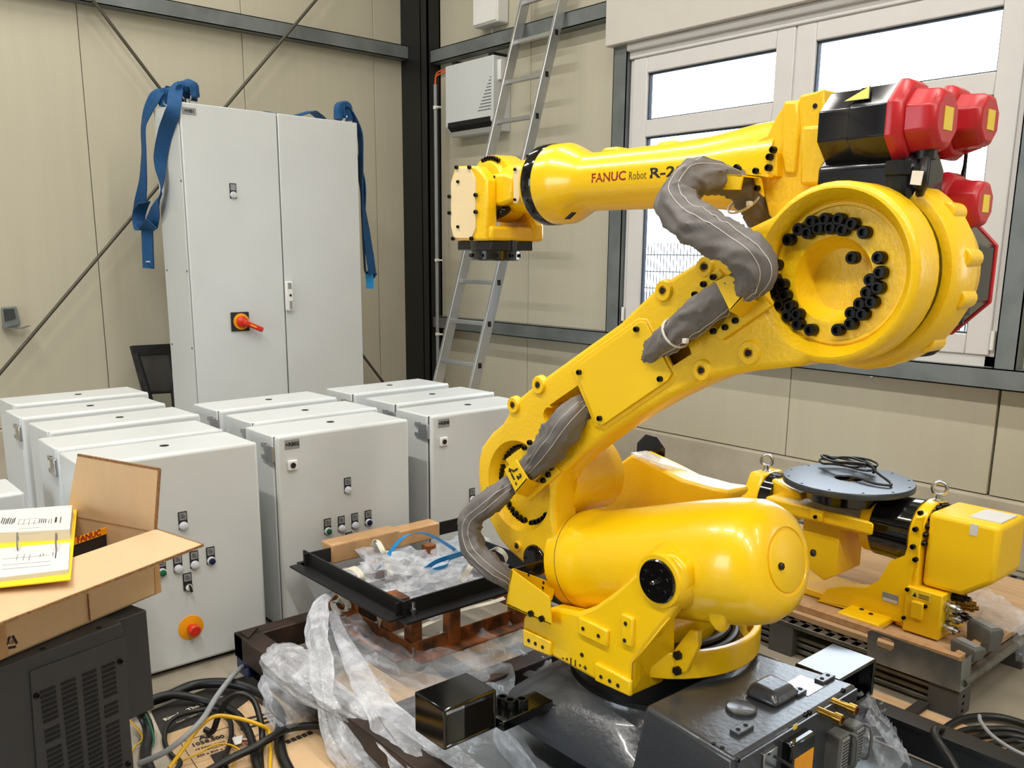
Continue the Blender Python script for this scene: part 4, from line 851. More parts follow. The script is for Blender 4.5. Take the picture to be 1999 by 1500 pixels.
# connector panel, facing the camera's right
pn = obj('connector_panel', G().box(XP, XP+.006, 1.56, 2.09, .16, .378), 'base_grey', ch, bevel=.001)
def X_(px, py, dx=.006): return PX(px, py, XP+dx)
for px, py in ((1437,1483),(1570,1395),(1577,1391),(1643,1348)): inst('bolt', BOLT_S, pn, X_(px, py), (1,0,0), scale=.9)
for px, py in ((1604,1390),(1632,1372)):
    p = X_(px, py); f_ = obj('hose_fitting', G().lathe(p+V((-.01,0,0)), (1,0,0), [(0,.010),(.045,.010),(.046,.014),(.065,.014),(.066,.009),(.055,.009)], 16), 'brass', pn)
p = X_(1548,1470); bx_ = obj('battery_box', G().box(XP, XP+.035, p.y-.05, p.y+.05, p.z-.06, p.z+.05), 'gloss_black', pn, bevel=.006)
obj('sticker', G().box(XP+.035, XP+.036, p.y-.042, p.y+.042, p.z-.05, p.z+.012), 'orange', bx_)
obj('sticker', G().box(XP+.006, XP+.007, p.y-.008, p.y+.008, p.z+.062, p.z+.075), 'label_yellow', pn)
for k, (px, py) in enumerate(((1620,1458),(1648,1440))):
    p = X_(px, py); o = obj('plug_connector', G().box(XP, XP+.045, p.y-.024, p.y+.024, p.z-.06, p.z+.05), 'connector_grey', pn, bevel=.005)
    obj('connector_face', G().box(XP+.045, XP+.048, p.y-.017, p.y+.017, p.z-.045, p.z+.04), 'plate_grey', o)
    obj('latch', G().beam(p+V((.03,-.03,-.05)), p+V((.03,-.03,.03)), .006, .02), 'connector_grey', o)
    obj('latch', G().tube([p+V((.01,.028,-.045)), p+V((.05,.03,-.05)), p+V((.058,.03,0)), p+V((.05,.03,.04)), p+V((.01,.028,.035))], .004, n=6, sub=4), 'connector_grey', o)
    g = G()
    for a_ in range(4):
        for b_ in range(9): g.box(XP+.048, XP+.0495, p.y-.013+a_*.0075, p.y-.0095+a_*.0075, p.z-.040+b_*.0088, p.z-.0365+b_*.0088)
    pn_ = obj('contact_pins', g, 'ink', o); pn_['kind'] = 'stuff'
    obj('cable_entry', G().lathe(p+V((.02,0,-.06)), (0,0,-1), [(0,.014),(.02,.014),(.022,.018),(.035,.018)], 14), 'connector_grey', o)
p = X_(1500,1487); lk = obj('latch_bracket', G().box(XP, XP+.012, p.y-.028, p.y+.028, p.z-.04, p.z+.03), 'chrome', pn, bevel=.002)
obj('lead', G().tube([p+V((.012,0,.02)), p+V((.05,.02,.0)), p+V((.06,.04,-.03)), p+V((.02,.06,-.05))], .004, n=8), 'cable_black', lk)
# fork-lift pockets bolted to the base
def pocket(x0, x1, y0, y1, z0, z1, arm_to, label):
    g = G(); w_ = .010
    g.box(x0, x1, y0, y0+w_, z0, z1); g.box(x0, x1, y1-w_, y1, z0, z1); g.box(x0, x1, y0, y1, z1-w_, z1); g.box(x0, x1, y0, y1, z0, z0+w_)
    o = obj('fork_pocket', g, 'gloss_black', RB, bevel=.005, label=label)
    obj('pocket_arm', G().box(min(x1-.05, arm_to[0]), max(x1-.05, arm_to[0])+.02, min(y1, arm_to[1]), max(y1, arm_to[1]), z0, z0+.03) if arm_to[2] else G().box(x0+.02, x1-.02, arm_to[1], y0, z0, z0+.03), 'gloss_black', o, bevel=.003)
    return o
pk = pocket(-1.80, -1.667, 1.238, 1.415, .225, .34, (-1.66, 1.60, True), 'left black fork pocket, open at its side')
for px, py in ((981,1352),(996,1358),(1019,1356)):
    p = PZ(px, py, .295); o = inst('bolt', BOLT, pk, p-V((0,0,.05)), (0,0,1), scale=1.7)
obj('bolt_boss', G().lathe(PZ(1022,1388,.2)-V((0,0,.02)), (0,0,1), [(0,.03),(.018,.03),(.02,.026),(.02,.014),(.01,.012)], 20), 'base_grey', pk)
pocket(-1.235, -1.095, 2.17, 2.38, .225, .34, (-1.2, 2.09, False), 'right black fork pocket with a bright glossy top')
for k in range(2):
    g = G(); p = PZ(1157+k*0, 1375, .26); 
    if k == 0: obj('base_boss', G().lathe(p, (.2,-.8,.5), [(-.05,.03),(.0,.028),(.02,.02)], 18), 'base_grey', bs, bevel=.004)
# ---------------------------------------------------------------- dark grey enclosure, bottom left
def on_plane(px, py, p0, n):
    d = _ray(px, py); o = V((0,0,EYE)); return o + d*((p0-o).dot(n)/d.dot(n))
ZE = .56
ea = PZ(237,1216,ZE); eb = PZ(0,1304,ZE); el = (eb-ea).normalized(); en = V((-el.y, el.x, 0))
if en.x < 0: en = -en                                   # outward normal of the vented face
t = thing('control_enclosure', 'dark grey ventilated steel enclosure carrying the open cardboard box', 'enclosure', V((ea.x, ea.y-.3, 0)))
def quad_box(p, l, d, z0, z1): # p: top front right corner, l metres to the left, d metres back
    a, b = p.copy(), p+el*l; a.z = b.z = z0; return [a, b, b-en*d, a-en*d], z1-z0
def ebox(p, l, d, z0, z1): q, h = quad_box(p, l, d, z0, z1); return G().prism(q, (0,0,h))
cv_ = obj('cover', ebox(ea, .62, .10, .02, ZE), 'dark_enclosure', t, bevel=.003)
rb_ = PZ(286,1191,ZE-.006); rb_ = rb_ - el*0
bd_ = obj('body', ebox(rb_ - en*.0, .70, .33, .27, ZE-.006), 'dark_enclosure', t, bevel=.003)
obj('chassis', ebox(rb_ + el*.10 - en*.10, .55, .22, 0, .275), 'dark_enclosure', t)
obj('foot', ebox(ea+el*.02-en*.01, .58, .08, 0, .022), 'cable_black', t)
pv = obj('vent_panel', G().prism([on_plane(px, py, ea+en*.001, en) for px, py in ((57,1311),(241,1243),(257,1490),(262,1600),(80,1640))], en*.004), 'dark_enclosure', cv_, bevel=.001)
vp = ea + en*.0052
sl = None
cols = [((93,1347),(110,1502)), ((133,1331),(150,1500)), ((174,1314),(189,1500)), ((211,1299),(226,1500))]
for ci, (a, b) in enumerate(cols):
    n_ = 24
    for k in range(n_):
        px = a[0]+(b[0]-a[0])*k*9.55/(b[1]-a[1]); py = a[1]+k*9.55
        if ci in (0, 3) and k in (7, 11): continue
        p = on_plane(px, py, vp, en)
        if p.z < .03: continue
        if sl is None:
            sl = G().box(-.0185, .0185, -.0012, .0012, -.0042, .0042).mesh('vent_slot', 'slot_black')
        o = inst('vent_slot', sl, pv, p); o.rotation_euler.z = math.atan2(el.y, el.x)
for px, py in ((70,1358),(233,1291),(249,1491)): inst('screw', BOLT_S, pv, on_plane(px, py, vp, en), en, scale=.9)
inst('screw', BOLT_S, cv_, on_plane(241,1239, ea+en*.0-el*.004, en)-en*.02, -el, scale=.9)
for px, py in ((193,1226),(83,1267)): inst('hole', HOLE, cv_, PZ(px, py, ZE+.0005), (0,0,1), scale=1.0)

# ---------------------------------------------------------------- open cardboard box on the enclosure
ZB, ZT = .563, .739
cr_ = V((-2.365, .792, 0)); fd = V((.396,-.918,0)); sd = V((-.918,-.396,0))
LF, LS = .60, .345; th = .005
def cbp(f, s, z): p = cr_ + fd*f + sd*s; p.z = z; return p
t = thing('cardboard_box', 'open brown cardboard box with raised flap standing on the dark enclosure', 'box', cbp(LF/2, LS/2, ZB))
def wall(f0, s0, f1, s1, f2, s2, f3, s3): return G().prism([cbp(f0,s0,ZB), cbp(f1,s1,ZB), cbp(f2,s2,ZB), cbp(f3,s3,ZB)], (0,0,ZT-ZB))
fw = obj('front_wall', wall(0,0,LF,0,LF,th,0,th), 'cardboard', t)
obj('side_wall', wall(0,0,0,LS,th,LS,th,0), 'cardboard', t); obj('side_wall', wall(LF-th,0,LF-th,LS,LF,LS,LF,0), 'cardboard', t); obj('back_wall', wall(0,LS-th,LF,LS-th,LF,LS,0,LS), 'cardboard', t)
obj('bottom', G().prism([cbp(0,0,ZB), cbp(LF,0,ZB), cbp(LF,LS,ZB), cbp(0,LS,ZB)], (0,0,.004)), 'cardboard', t)
def flap(pts, tv, edges=()):
    o = obj('flap', G().prism(pts, tv), 'cardboard', t)
    for a, b in edges:
        obj('flap_edge', G().beam(pts[a]+V(tv)*.5, pts[b]+V(tv)*.5, .0062, .0062), 'cardboard_edge', o)
    return o
flap([cbp(0,0,ZT), cbp(LF,0,ZT), PZ(83,1189,ZT-.012)+fd*.18, PZ(83,1189,ZT-.012), PZ(396,1067,ZT-.004)], (0,0,.006), ((2,3),(3,4),(4,0)))
u1 = on_plane(313,916, cbp(0,0,ZT)-fd*.002, fd); u2 = on_plane(154,888, cbp(0,LS,ZT), fd)
flap([cbp(.002,.0,ZT), cbp(.002,LS,ZT), u2, u1], fd*.005, ((3,0),(2,3)))
flap([cbp(0,LS,ZT), cbp(LF,LS,ZT), cbp(LF,LS+.16,ZT-.10), cbp(0,LS+.16,ZT-.10)], (0,0,.005))
fz = lambda px, py: on_plane(px, py, cbp(0,0,ZB)-sd*.0008, sd)
obj('tape', G().prism([fz(301,1108), fz(311,1104), fz(315,1156), fz(304,1161)], -sd*.0008), 'tape_brown', fw)
obj('tape', G().prism([fz(0,1213), fz(10,1211), fz(17,1281), fz(0,1290)], -sd*.0008), 'tape_brown', fw)
obj('crease', G().beam(fz(171,1160)-sd*.001, fz(175,1212)-sd*.001, .003, .003), 'cardboard_edge', fw)
tri_ = [fz(22,1237), fz(36,1262), fz(9,1267)]
for k in range(3):
    a, b = tri_[k], tri_[(k+1)%3]; obj('recycling_mark', G().beam(a+(b-a)*.18, a+(b-a)*.80, .0008, .006, up=(b-a).cross(sd)), 'ink', fw)
lettering('PCD', .011, 'ink', fw, fz(21,1255)-sd*.001, -fd, (0,0,1))
for a, b in (((9,1172),(9,1184)),((9,1184),(40,1174))): obj('print_line', G().beam(fz(*a)-sd*.0008, fz(*b)-sd*.0008, .0008, .004, up=(b[1]-a[1],0,1)), 'ink', fw)

t = thing('yellow_binder', 'yellow ring binder lying open with printed pages on the cardboard box', 'binder', PZ(60,1080,ZT+.02))
zb_ = ZT+.016
bq = [PZ(151,993,zb_), PZ(138,1134,zb_), PZ(138,1134,zb_)+(PZ(0,1149,zb_)-PZ(138,1134,zb_))*1.35, PZ(151,993,zb_)+(PZ(0,1007,zb_)-PZ(151,993,zb_))*1.30]
cov = obj('cover', G().prism(bq, (0,0,.004)), 'binder_yellow', t, bevel=.001)
def sheet(l, z, h): return G().prism([PZ(a, b, z) for a, b in l], (0,0,h))
s1_ = obj('page_block', sheet([(143,1004),(138,1053),(-45,1062),(-45,1018)], zb_+.004, .026), 'paper', t)
s2_ = obj('page_block', sheet([(137,1067),(134,1120),(-45,1142),(-45,1082)], zb_+.004, .010), 'paper', t)
zp = zb_+.0308
rp = random.Random(3); du = (PZ(143,1004,zp)-PZ(-45,1018,zp)).normalized(); dv = (PZ(143,1004,zp)-PZ(138,1053,zp)).normalized()
def plines(spots, z, par):
    for (px, py, l_, w_) in spots:
        p = PZ(px, py, z); obj('print_line', G().beam(p, p - dv*l_, w_, .0003), 'ink', par)
plines([(a, 1011+i%3, .05+.01*rp.random(), .0022) for i, a in enumerate(range(6, 34, 4))] + [(a, 1013, .04, .0018) for a in range(78, 92, 4)] + [(110, 1010, .05, .0045), (119, 1009, .06, .002), (96, 1014, .04, .001), (101, 1013, .045, .001)], zp, s1_)
for px in (38, 48, 58, 68): plines([(px, 1015, .05, .0006)], zp, s1_)
for py in (1015, 1024, 1033, 1044):
    p = PZ(36, py, zp); obj('print_line', G().beam(p, p+du*.05, .0006, .0003), 'ink', s1_)
z2_ = zb_+.0148
plines([(a, 1082, .05, .0007) for a in (35, 48, 59)] + [(110, 1075, .06, .0022), (104, 1078, .03, .001), (85, 1080, .02, .001), (79, 1082, .02, .001)], z2_, s2_)
for py in (1092, 1104, 1112):
    p = PZ(4, py, z2_); obj('print_line', G().beam(p, p+du*.10, .0007, .0003), 'ink', s2_)
for px in (34.6, 110):
    a, b = PZ(px, 1046, zp+.004), PZ(px, 1074, z2_+.002)
    obj('binder_ring', G().tube([a-V((0,0,.012)), a+V((0,0,.006)), (a+b)/2+V((0,0,.014)), b+V((0,0,.004)), b-V((0,0,.006))], .0022, n=8), 'chrome', t)
t = thing('booklet', 'yellow and red booklet sticking up inside the cardboard box', 'booklet', cbp(.26,.16,ZB+.004))
q = [PZ(120,1062,ZT-.02), PZ(226,1026,ZT-.02)]; q = [V((p.x,p.y,p.z)) for p in q]
bkk = obj('pages', G().prism([q[0]-V((0,0,.08)), q[1]-V((0,0,.08)), q[1], q[0]], sd*.008), 'ink', t)
dq = (q[1]-q[0]).normalized()
ob_ = obj('cover', G().prism([q[0]-V((0,0,.014)), q[1]-V((0,0,.014)), q[1]+V((0,0,.004)), q[0]+V((0,0,.004))], -sd*.004), 'orange', t)
obj('corner', G().prism([q[1]-dq*.018-V((0,0,.015)), q[1]-V((0,0,.015)), q[1]+V((0,0,.005)), q[1]-dq*.018+V((0,0,.005))], -sd*.0045), 'red', t)
lettering('FANUC', .024, 'ink_red', ob_, q[0]+dq*.085-sd*.0045+V((0,0,-.004)), dq, (0,0,1), bold=.0006)

# ---------------------------------------------------------------- steel transport frame under the robot
ZFm = .15
t = thing('transport_frame', 'brown steel base frame standing under the robot and the rusty cradle', 'frame', (-1.8, 1.9, 0))
def chan(p0, p1, w, h, m, nm): return obj(nm, G().beam(V(p0), V(p1), w, h), m, t, bevel=.004)
XL, XR_, YL_, YR_ = -2.88, -.55, 1.245, 2.47
chan((XL+.035, 1.205, .105), (XL+.035, 2.55, .105), .07, .09, 'brown_steel', 'end_beam')
chan((XL, 1.245, .105), (-.5, 1.245, .105), .08, .09, 'brown_steel', 'side_beam')
chan((XL, 2.47, .105), (-.5, 2.47, .105), .08, .09, 'angle_black', 'side_beam')
obj('beam_lip', G().beam(V((-2.6,2.425,.152)), V((-.5,2.425,.152)), .012, .01), 'angle_black', t)
for x in (-2.05, -1.30): chan((x, 1.28, .10), (x, 2.43, .10), .08, .09, 'brown_steel', 'cross_beam')
for x, y in ((XL+.05, 1.245), (XL+.05, 2.47), (-.6, 1.245), (-.6, 2.47)): obj('leg', G().box(x-.05, x+.05, y-.035, y+.035, 0, .06), 'blue_paint', t, bevel=.004)
obj('deck_plate', G().box(-2.30, -.6, 1.29, 2.43, .050, .056), 'galvanised', t)
obj('corner_gusset', G().prism([V((XL+.02,1.22,.151)), V((XL+.09,1.22,.151)), V((XL+.02,1.29,.151))], (0,0,.004)), 'brown_steel', t)

# rusty cradle with black angle rails on top
z1, z2 = .165, .335
A_, B_, C_, D_ = PZ(619,1102,z2), PZ(767,1207,z2), PZ(899,1031,z2), PZ(1000,1136,z2)
cxl, cxr, cy0_, cy1_ = A_.x, B_.x, (A_.y+B_.y)/2, 2.10
t = thing('steel_cradle', 'rusty low cradle with black angle-iron rails, filled with crumpled film, beside the robot', 'cradle', ((cxl+cxr)/2, (cy0_+cy1_)/2, .15))
rx0, rx1, ry0, ry1 = cxl+.05, cxr-.02, cy0_+.05, cy1_-.0
def angle(p0, p1, w, out, m, nm='rail', h=None):
    p0, p1, out = V(p0), V(p1), V(out); g = G(); h = h or w
    g.beam(p0+out*w/2, p1+out*w/2, w, .006) if abs(out.z) < .1 else None
    g.beam(p0+V((0,0,-h/2)), p1+V((0,0,-h/2)), .006, h); return obj(nm, g, m, t)
for (p0, p1, out) in (((rx0,ry0,z1),(rx1,ry0,z1),(0,-1,0)), ((rx1,ry0,z1),(rx1,ry1,z1),(1,0,0)), ((rx0,ry1,z1),(rx1,ry1,z1),(0,1,0)), ((rx0,ry0,z1),(rx0,ry1,z1),(-1,0,0))):
    a, b, o_ = V(p0), V(p1), V(out); g = G(); g.beam(a+V((0,0,.025)), b+V((0,0,.025)), .006, .05); lowz = V((0,0,-.0)); g.beam(a+o_*.03, b+o_*.03, .06, .006); obj('lower_rail', g, 'rust', t)
for x, y in ((rx1-.03, ry0+.03), (rx1, ry0+.17), (rx0+.12, ry0+.02), (rx0+.02, ry0+.2), (rx1, ry1-.08), (rx0, ry1-.08)):
    obj('post', G().box(x-.022, x+.022, y-.022, y+.022, z1-.005, z2-.012), 'rust', t, bevel=.002)
def rail2(p0, p1, o_, nm='top_rail'):
    a, b, o_ = V(p0), V(p1), V(o_); g = G(); g.beam(a+o_*.03, b+o_*.03, .06, .007); g.beam(a+V((0,0,.025)), b+V((0,0,.025)), .007, .055); return obj(nm, g, 'angle_black', t)
rail2((cxl-.04,cy0_,z2), (cxr+.02,cy0_,z2), (0,-1,0)); rail2((cxr,cy0_-.02,z2-.006), (cxr,cy1_,z2-.006), (1,0,0)); rail2((cxl,cy0_-.02,z2), (cxl,cy1_+.15,z2), (-1,0,0)); rail2((cxl+.2,cy1_,z2), (cxr,cy1_,z2), (0,1,0))
obj('tape_wrap', G().box(cxl-.07, cxl+.012, cy0_+.09, cy0_+.40, z2-.012, z2+.066), 'tape_brown', t, bevel=.008); obj('tape_wrap', G().box(cxl-.066, cxl+.010, cy0_+.38, cy0_+.60, z2-.010, z2+.056), 'tape_brown', t, bevel=.006)
obj('tube_stub', G().box(cxl+.38, cxl+.47, cy0_+.05, cy0_+.13, z1+.05, z2-.01), 'rust', t, bevel=.003)
for px, py, z in ((806,1278,z1+.01),(806,1192,z2+.012)): p = PZ(px, py, z); g = G(); g.cyl(p-V((0,0,.02)), p+V((0,0,.028)), .007, n=10); g.lathe(p-V((0,0,.004)), (0,0,1), [(0,.013),(.010,.013)], 6); obj('stud', g, 'chrome', t)

# crumpled bags inside the cradle
def crumple(name, c, rx_, ry_, rz_, seed, m, label, cat, amp=.22, n=20, group=None):
    b = bmesh.new(); bmesh.ops.create_icosphere(b, subdivisions=4, radius=1); rr = random.Random(seed)
    from mathutils import noise
    off = V((rr.uniform(0,50), rr.uniform(0,50), rr.uniform(0,50)))
    for v in b.verts:
        d = v.co.normalized(); k = 1 + amp*(noise.noise(d*1.6+off)*1.1 + abs(noise.noise(d*3.3+off))*1.1 + .5*abs(noise.noise(d*7+off)) - .45)
        v.co = V((d.x*rx_*k, d.y*ry_*k, d.z*rz_*k)) + V(c)
    g = G(); g.b.free(); g.b = b; o = obj(name, g, m, ang=25); zmin = min(v.co.z for v in o.data.vertices)
    return tag(o, label, cat, group)
p = PZ(800,1130,.29); crumple('film_bag', (p.x+.0, p.y-.02, .285), .20, .17, .105, 5, 'film_milky', 'crumpled milky plastic bag heaped inside the rusty cradle', 'plastic bag', .45)
p = PZ(880,1110,.29); crumple('film_bag', (p.x+.02, p.y+.05, .285), .18, .15, .095, 11, 'film_clear', 'clear crumpled plastic bag at the right side of the rusty cradle', 'plastic bag', .45)
p = PZ(830,1165,.25); crumple('film_bag', (p.x, p.y, .255), .13, .20, .055, 17, 'film_milky', 'flattened white plastic bag low in the cradle behind its front rail', 'plastic bag', .4)
def strap(name, label, pts, w, m, wid, group, tw=None, cat='strap'):
    o = obj(name, G().ribbon(pts, w, .0018, wid, 8, tw), m); return tag(o, label, cat, group)
zz = lambda l: [PZ(a, b, z) for a, b, z in l]
strap('packing_strap', 'white packing strap looped over the tape-wrapped rail of the cradle', zz([(742,1075,.34),(730,1062,.405),(737,1058,.415),(748,1078,.39),(757,1103,.33),(762,1125,.30)]), .022, 'strap_white', (0,1,0), 'white packing straps')
strap('packing_strap', 'white packing strap hanging down outside the cradle corner', zz([(738,1180,.31),(741,1200,.27),(745,1220,.22),(752,1250,.16)]), .022, 'strap_white', (.2,1,0), 'white packing straps')
strap('packing_strap', 'white packing strap curling in loops at the left end of the cradle', zz([(668,1115,.345),(690,1110,.37),(706,1128,.36),(700,1150,.30)]) + zz([(655,1140,.30),(668,1165,.26),(680,1185,.22),(660,1195,.20),(650,1178,.22),(662,1172,.24),(686,1190,.19),(672,1205,.18)]), .022, 'strap_white', (.6,.6,.4), 'white packing straps')
strap('packing_strap', 'long white packing strap lying along the lower rails inside the cradle', zz([(775,1243,.2),(850,1212,.21),(900,1192,.22),(955,1178,.23),(985,1168,.24)]), .022, 'strap_white', (1,.3,0), 'white packing straps')
strap('packing_strap', 'short white packing strap standing up beside the grey hose sleeve', zz([(893,1148,.3),(905,1128,.33),(915,1112,.36),(923,1100,.38)]), .022, 'strap_white', (1,.6,0), 'white packing straps')
strap('packing_strap', 'blue packing strap arching over the back rail of the cradle', zz([(736,1110,.30),(755,1087,.35),(785,1052,.43),(820,1041,.46),(850,1050,.44),(885,1072,.37),(900,1085,.33)]), .024, 'strap_blue', (1,0,.4), 'blue packing straps')
strap('packing_strap', 'blue packing strap bent in a loop across the plastic bags', zz([(830,1112,.36),(850,1098,.385),(880,1087,.40),(905,1080,.40),(880,1090,.385),(872,1105,.37),(850,1113,.36),(838,1118,.35)]), .024, 'strap_blue', (.5,0,1), 'blue packing straps')
strap('packing_strap', 'blue packing strap lying on the film below the yellow hose cup', zz([(912,1246,.13),(940,1243,.135),(980,1232,.14),(1015,1218,.15)]), .028, 'strap_blue', (1,.3,0), 'blue packing straps')
strap('packing_strap', 'blue packing strap behind the hose sleeve next to the arm', zz([(950,1080,.34),(975,1078,.36),(1000,1092,.34),(1015,1112,.30)]), .024, 'strap_blue', (1,.2,.6), 'blue packing straps')
strap('packing_strap', 'white packing strap curving behind the hose sleeve next to the arm', zz([(948,1078,.37),(968,1072,.38),(985,1082,.37),(992,1102,.33)]), .02, 'strap_white', (1,.2,.6), 'white packing straps')
# ---------------------------------------------------------------- printed cardboard sheets on the floor, bottom left
def floor_sheet(name, label, px, z, th, m):
    q = [PZ(a, b, z) for a, b in px]; g = G().prism(q, (0,0,th)); o = obj(name, g, m, bevel=0); return tag(o, label, 'cardboard'), q
t = thing('printed_carton', 'flattened carton printed with dark bands and article number under the cables', 'cardboard', PZ(420,1440,0))
cq = [PZ(330,1375,.004), PZ(552,1330,.004), PZ(720,1520,.004), PZ(480,1600,.004), PZ(285,1500,.004)]
sh = obj('sheet', G().prism([PZ(268,1400,.004), PZ(560,1300,.004), PZ(700,1500,.004), PZ(740,1640,.004), PZ(330,1640,.004)], (0,0,.006)), 'cardboard', t)
zf_ = .0104
obj('dark_band', G().prism([PZ(268,1399,zf_), PZ(440,1330,zf_), PZ(540,1307,zf_), PZ(548,1320,zf_), PZ(460,1387,zf_), PZ(313,1438,zf_)], (0,0,.0006)), 'print_dark', sh)
e1 = (PZ(440,1352,zf_)-PZ(315,1405,zf_)).normalized(); e2 = V((-e1.y, e1.x, 0))
lettering('Rittal – The System.', .026, 'ink_white', sh, PZ(378,1382,zf_+.0008), e1, e2, bold=.0006)
lettering('Faster – better – everywhere.', .012, 'ink_white', sh, PZ(385,1394,zf_+.0008), e1, e2)
e3 = (PZ(431,1437,zf_)-PZ(381,1452,zf_)).normalized(); e4 = V((-e3.y, e3.x, 0))
lettering('AE', .036, 'ink', sh, PZ(401,1439,zf_+.0006), e3, e4, bold=.001)
lettering('1058.500', .027, 'ink', sh, PZ(406,1447,zf_+.0006), e3, e4, bold=.0008)
lettering('AE Schaltschrank', .013, 'ink_brown', sh, PZ(410,1456,zf_+.0006), e3, e4); lettering('AE enclosure', .012, 'ink_brown', sh, PZ(414,1461,zf_+.0006), e3, e4); lettering('600 x 800 x 250', .016, 'ink', sh, PZ(419,1467,zf_+.0006), e3, e4)
for a, b in (((352,1450),(445,1420)),((352,1450),(385,1500)),((445,1420),(470,1450))): obj('print_line', G().beam(PZ(*a,zf_+.0004), PZ(*b,zf_+.0004), .002, .0006), 'ink', sh)
obj('bar_code', G().prism([PZ(410,1475,zf_), PZ(440,1464,zf_), PZ(452,1480,zf_), PZ(420,1492,zf_)], (0,0,.0006)), 'print_dark', sh)
for k in range(3): obj('print_bar', G().beam(PZ(470,1407+k*9,zf_+.0004), PZ(545,1388+k*8,zf_+.0004), .013, .0006), 'print_dark', sh)
t2 = thing('printed_carton', 'plain tan carton panel with a dark scale print, lying above the other carton', 'cardboard', PZ(600,1470,.01))
sh2 = obj('sheet', G().prism([PZ(510,1460,.012), PZ(605,1425,.012), PZ(690,1497,.012), PZ(760,1600,.012), PZ(520,1640,.012)], (0,0,.006)), 'cardboard', t2)
for k in range(5): obj('print_mark', G().prism([PZ(555+k*10.5,1448-k*4.2,.0186), PZ(563+k*10.5,1444-k*4.2,.0186), PZ(570+k*10.5,1449-k*4.2,.0186), PZ(562+k*10.5,1453-k*4.2,.0186)], (0,0,.0006)), 'print_dark', sh2)
rub = tag(obj('rubble_bag', G().prism([PZ(255,1385,.002), PZ(295,1392,.002), PZ(330,1470,.002), PZ(345,1560,.002), PZ(250,1560,.002)], (0,0,.010)), 'concrete', bevel=.004), 'pale crumpled sack lying flat beside the dark enclosure', 'sack')

# ---------------------------------------------------------------- cables on the floor, bottom left
def cable(label, l, r, m, group='cables on the floor at the left', sub=10, cat='cable', ends=True):
    l = list(l)
    if ends and group.endswith('left') and l[-1][1] > 1475 and l[-1][1] < 1560: l += [(l[-1][0]+15, 1600, .03), (l[-1][0]-30, 1690, .03), (l[-1][0]-150, 1760, .03), (150, 1780, .03)]   # on to the enclosure, below the picture
    o = obj('cable', G().tube([PZ(a, b, z) for a, b, z in l], r, n=12, sub=sub), m); return tag(o, label, cat, group)
cable('thick black cable sweeping in a wide arc from the enclosure to the film', [(255,1388,.05),(290,1372,.035),(330,1358,.03),(380,1338,.04),(440,1334,.05),(490,1345,.045),(530,1372,.04),(548,1400,.035),(545,1440,.03),(552,1480,.03),(575,1530,.03)], .017, 'cable_black')
cable('second thick black cable, inner arc beside the carton lettering', [(262,1392,.03),(300,1365,.05),(340,1357,.05),(400,1368,.03),(455,1390,.03),(480,1420,.03),(492,1450,.028),(500,1490,.03),(520,1540,.03)], .013, 'cable_black')
cable('thick black cable end rising beside the enclosure', [(238,1395,.10),(262,1384,.10),(280,1400,.06),(290,1430,.03),(284,1470,.02),(290,1500,.03),(310,1540,.03)], .017, 'cable_black')
cable('thin black cable bent into a tall hook in the middle of the pile', [(400,1425,.03),(415,1428,.03),(428,1395,.08),(445,1368,.12),(470,1355,.14),(495,1368,.12),(508,1405,.08),(512,1440,.04),(508,1475,.03),(515,1540,.02)], .0095, 'cable_black')
cable('thin black cable looping round the AE print', [(330,1520,.02),(352,1490,.02),(335,1475,.02),(322,1450,.02),(325,1420,.03),(345,1400,.035),(385,1388,.03),(420,1385,.03),(445,1400,.03),(452,1430,.028),(446,1460,.025),(440,1490,.022)], .0075, 'cable_black')
cable('glossy black cable running from the bottom edge up under the film', [(400,1510,.03),(450,1482,.045),(500,1458,.06),(530,1440,.065),(560,1424,.06),(600,1418,.05),(640,1420,.04),(680,1445,.03)], .012, 'cable_black')
cable('grey cable crossing over the black cables up to the blue leg', [(270,1492,.06),(320,1470,.09),(360,1440,.12),(395,1405,.14),(420,1365,.13),(442,1335,.10),(462,1312,.06),(476,1300,.03)], .0085, 'cable_grey')
cable('yellow cable arching across the dark cables to the bottom edge', [(330,1500,.06),(360,1460,.09),(390,1420,.11),(420,1399,.12),(460,1402,.11),(505,1415,.09),(525,1430,.06),(528,1465,.03),(528,1520,.02)], .006, 'cable_yellow')
cable('thin yellow-green wire curling near the carton print', [(345,1490,.02),(380,1475,.03),(420,1455,.04),(450,1455,.04),(470,1470,.03),(455,1495,.02)], .003, 'cable_yellow')
cable('thin yellow-green wire beside the enclosure', [(250,1405,.04),(270,1425,.03),(278,1445,.03),(262,1460,.02),(256,1490,.02)], .003, 'cable_yellow')
cable('thin green wire looping out from behind the enclosure', [(240,1380,.10),(262,1374,.11),(280,1388,.08),(300,1440,.03),(292,1480,.02)], .0035, 'green')
t = thing('cable_connector', 'small white plug with red wires lying on the carton', 'plug', PZ(470,1445,.02))
obj('plug_body', G().loft([[PZ(a, b, z) for a, b in ((452,1441),(475,1435),(472,1452),(458,1456))] for z in (.0125, .034)]), 'white_plastic', t, bevel=.004)
for k in range(2): obj('wire', G().tube([PZ(472,1444+k*3,.025), PZ(485,1444+k*2,.03), PZ(498,1438,.03), PZ(515,1428,.035)], .003, n=6), 'ink_red' if k else 'strap_white', t)

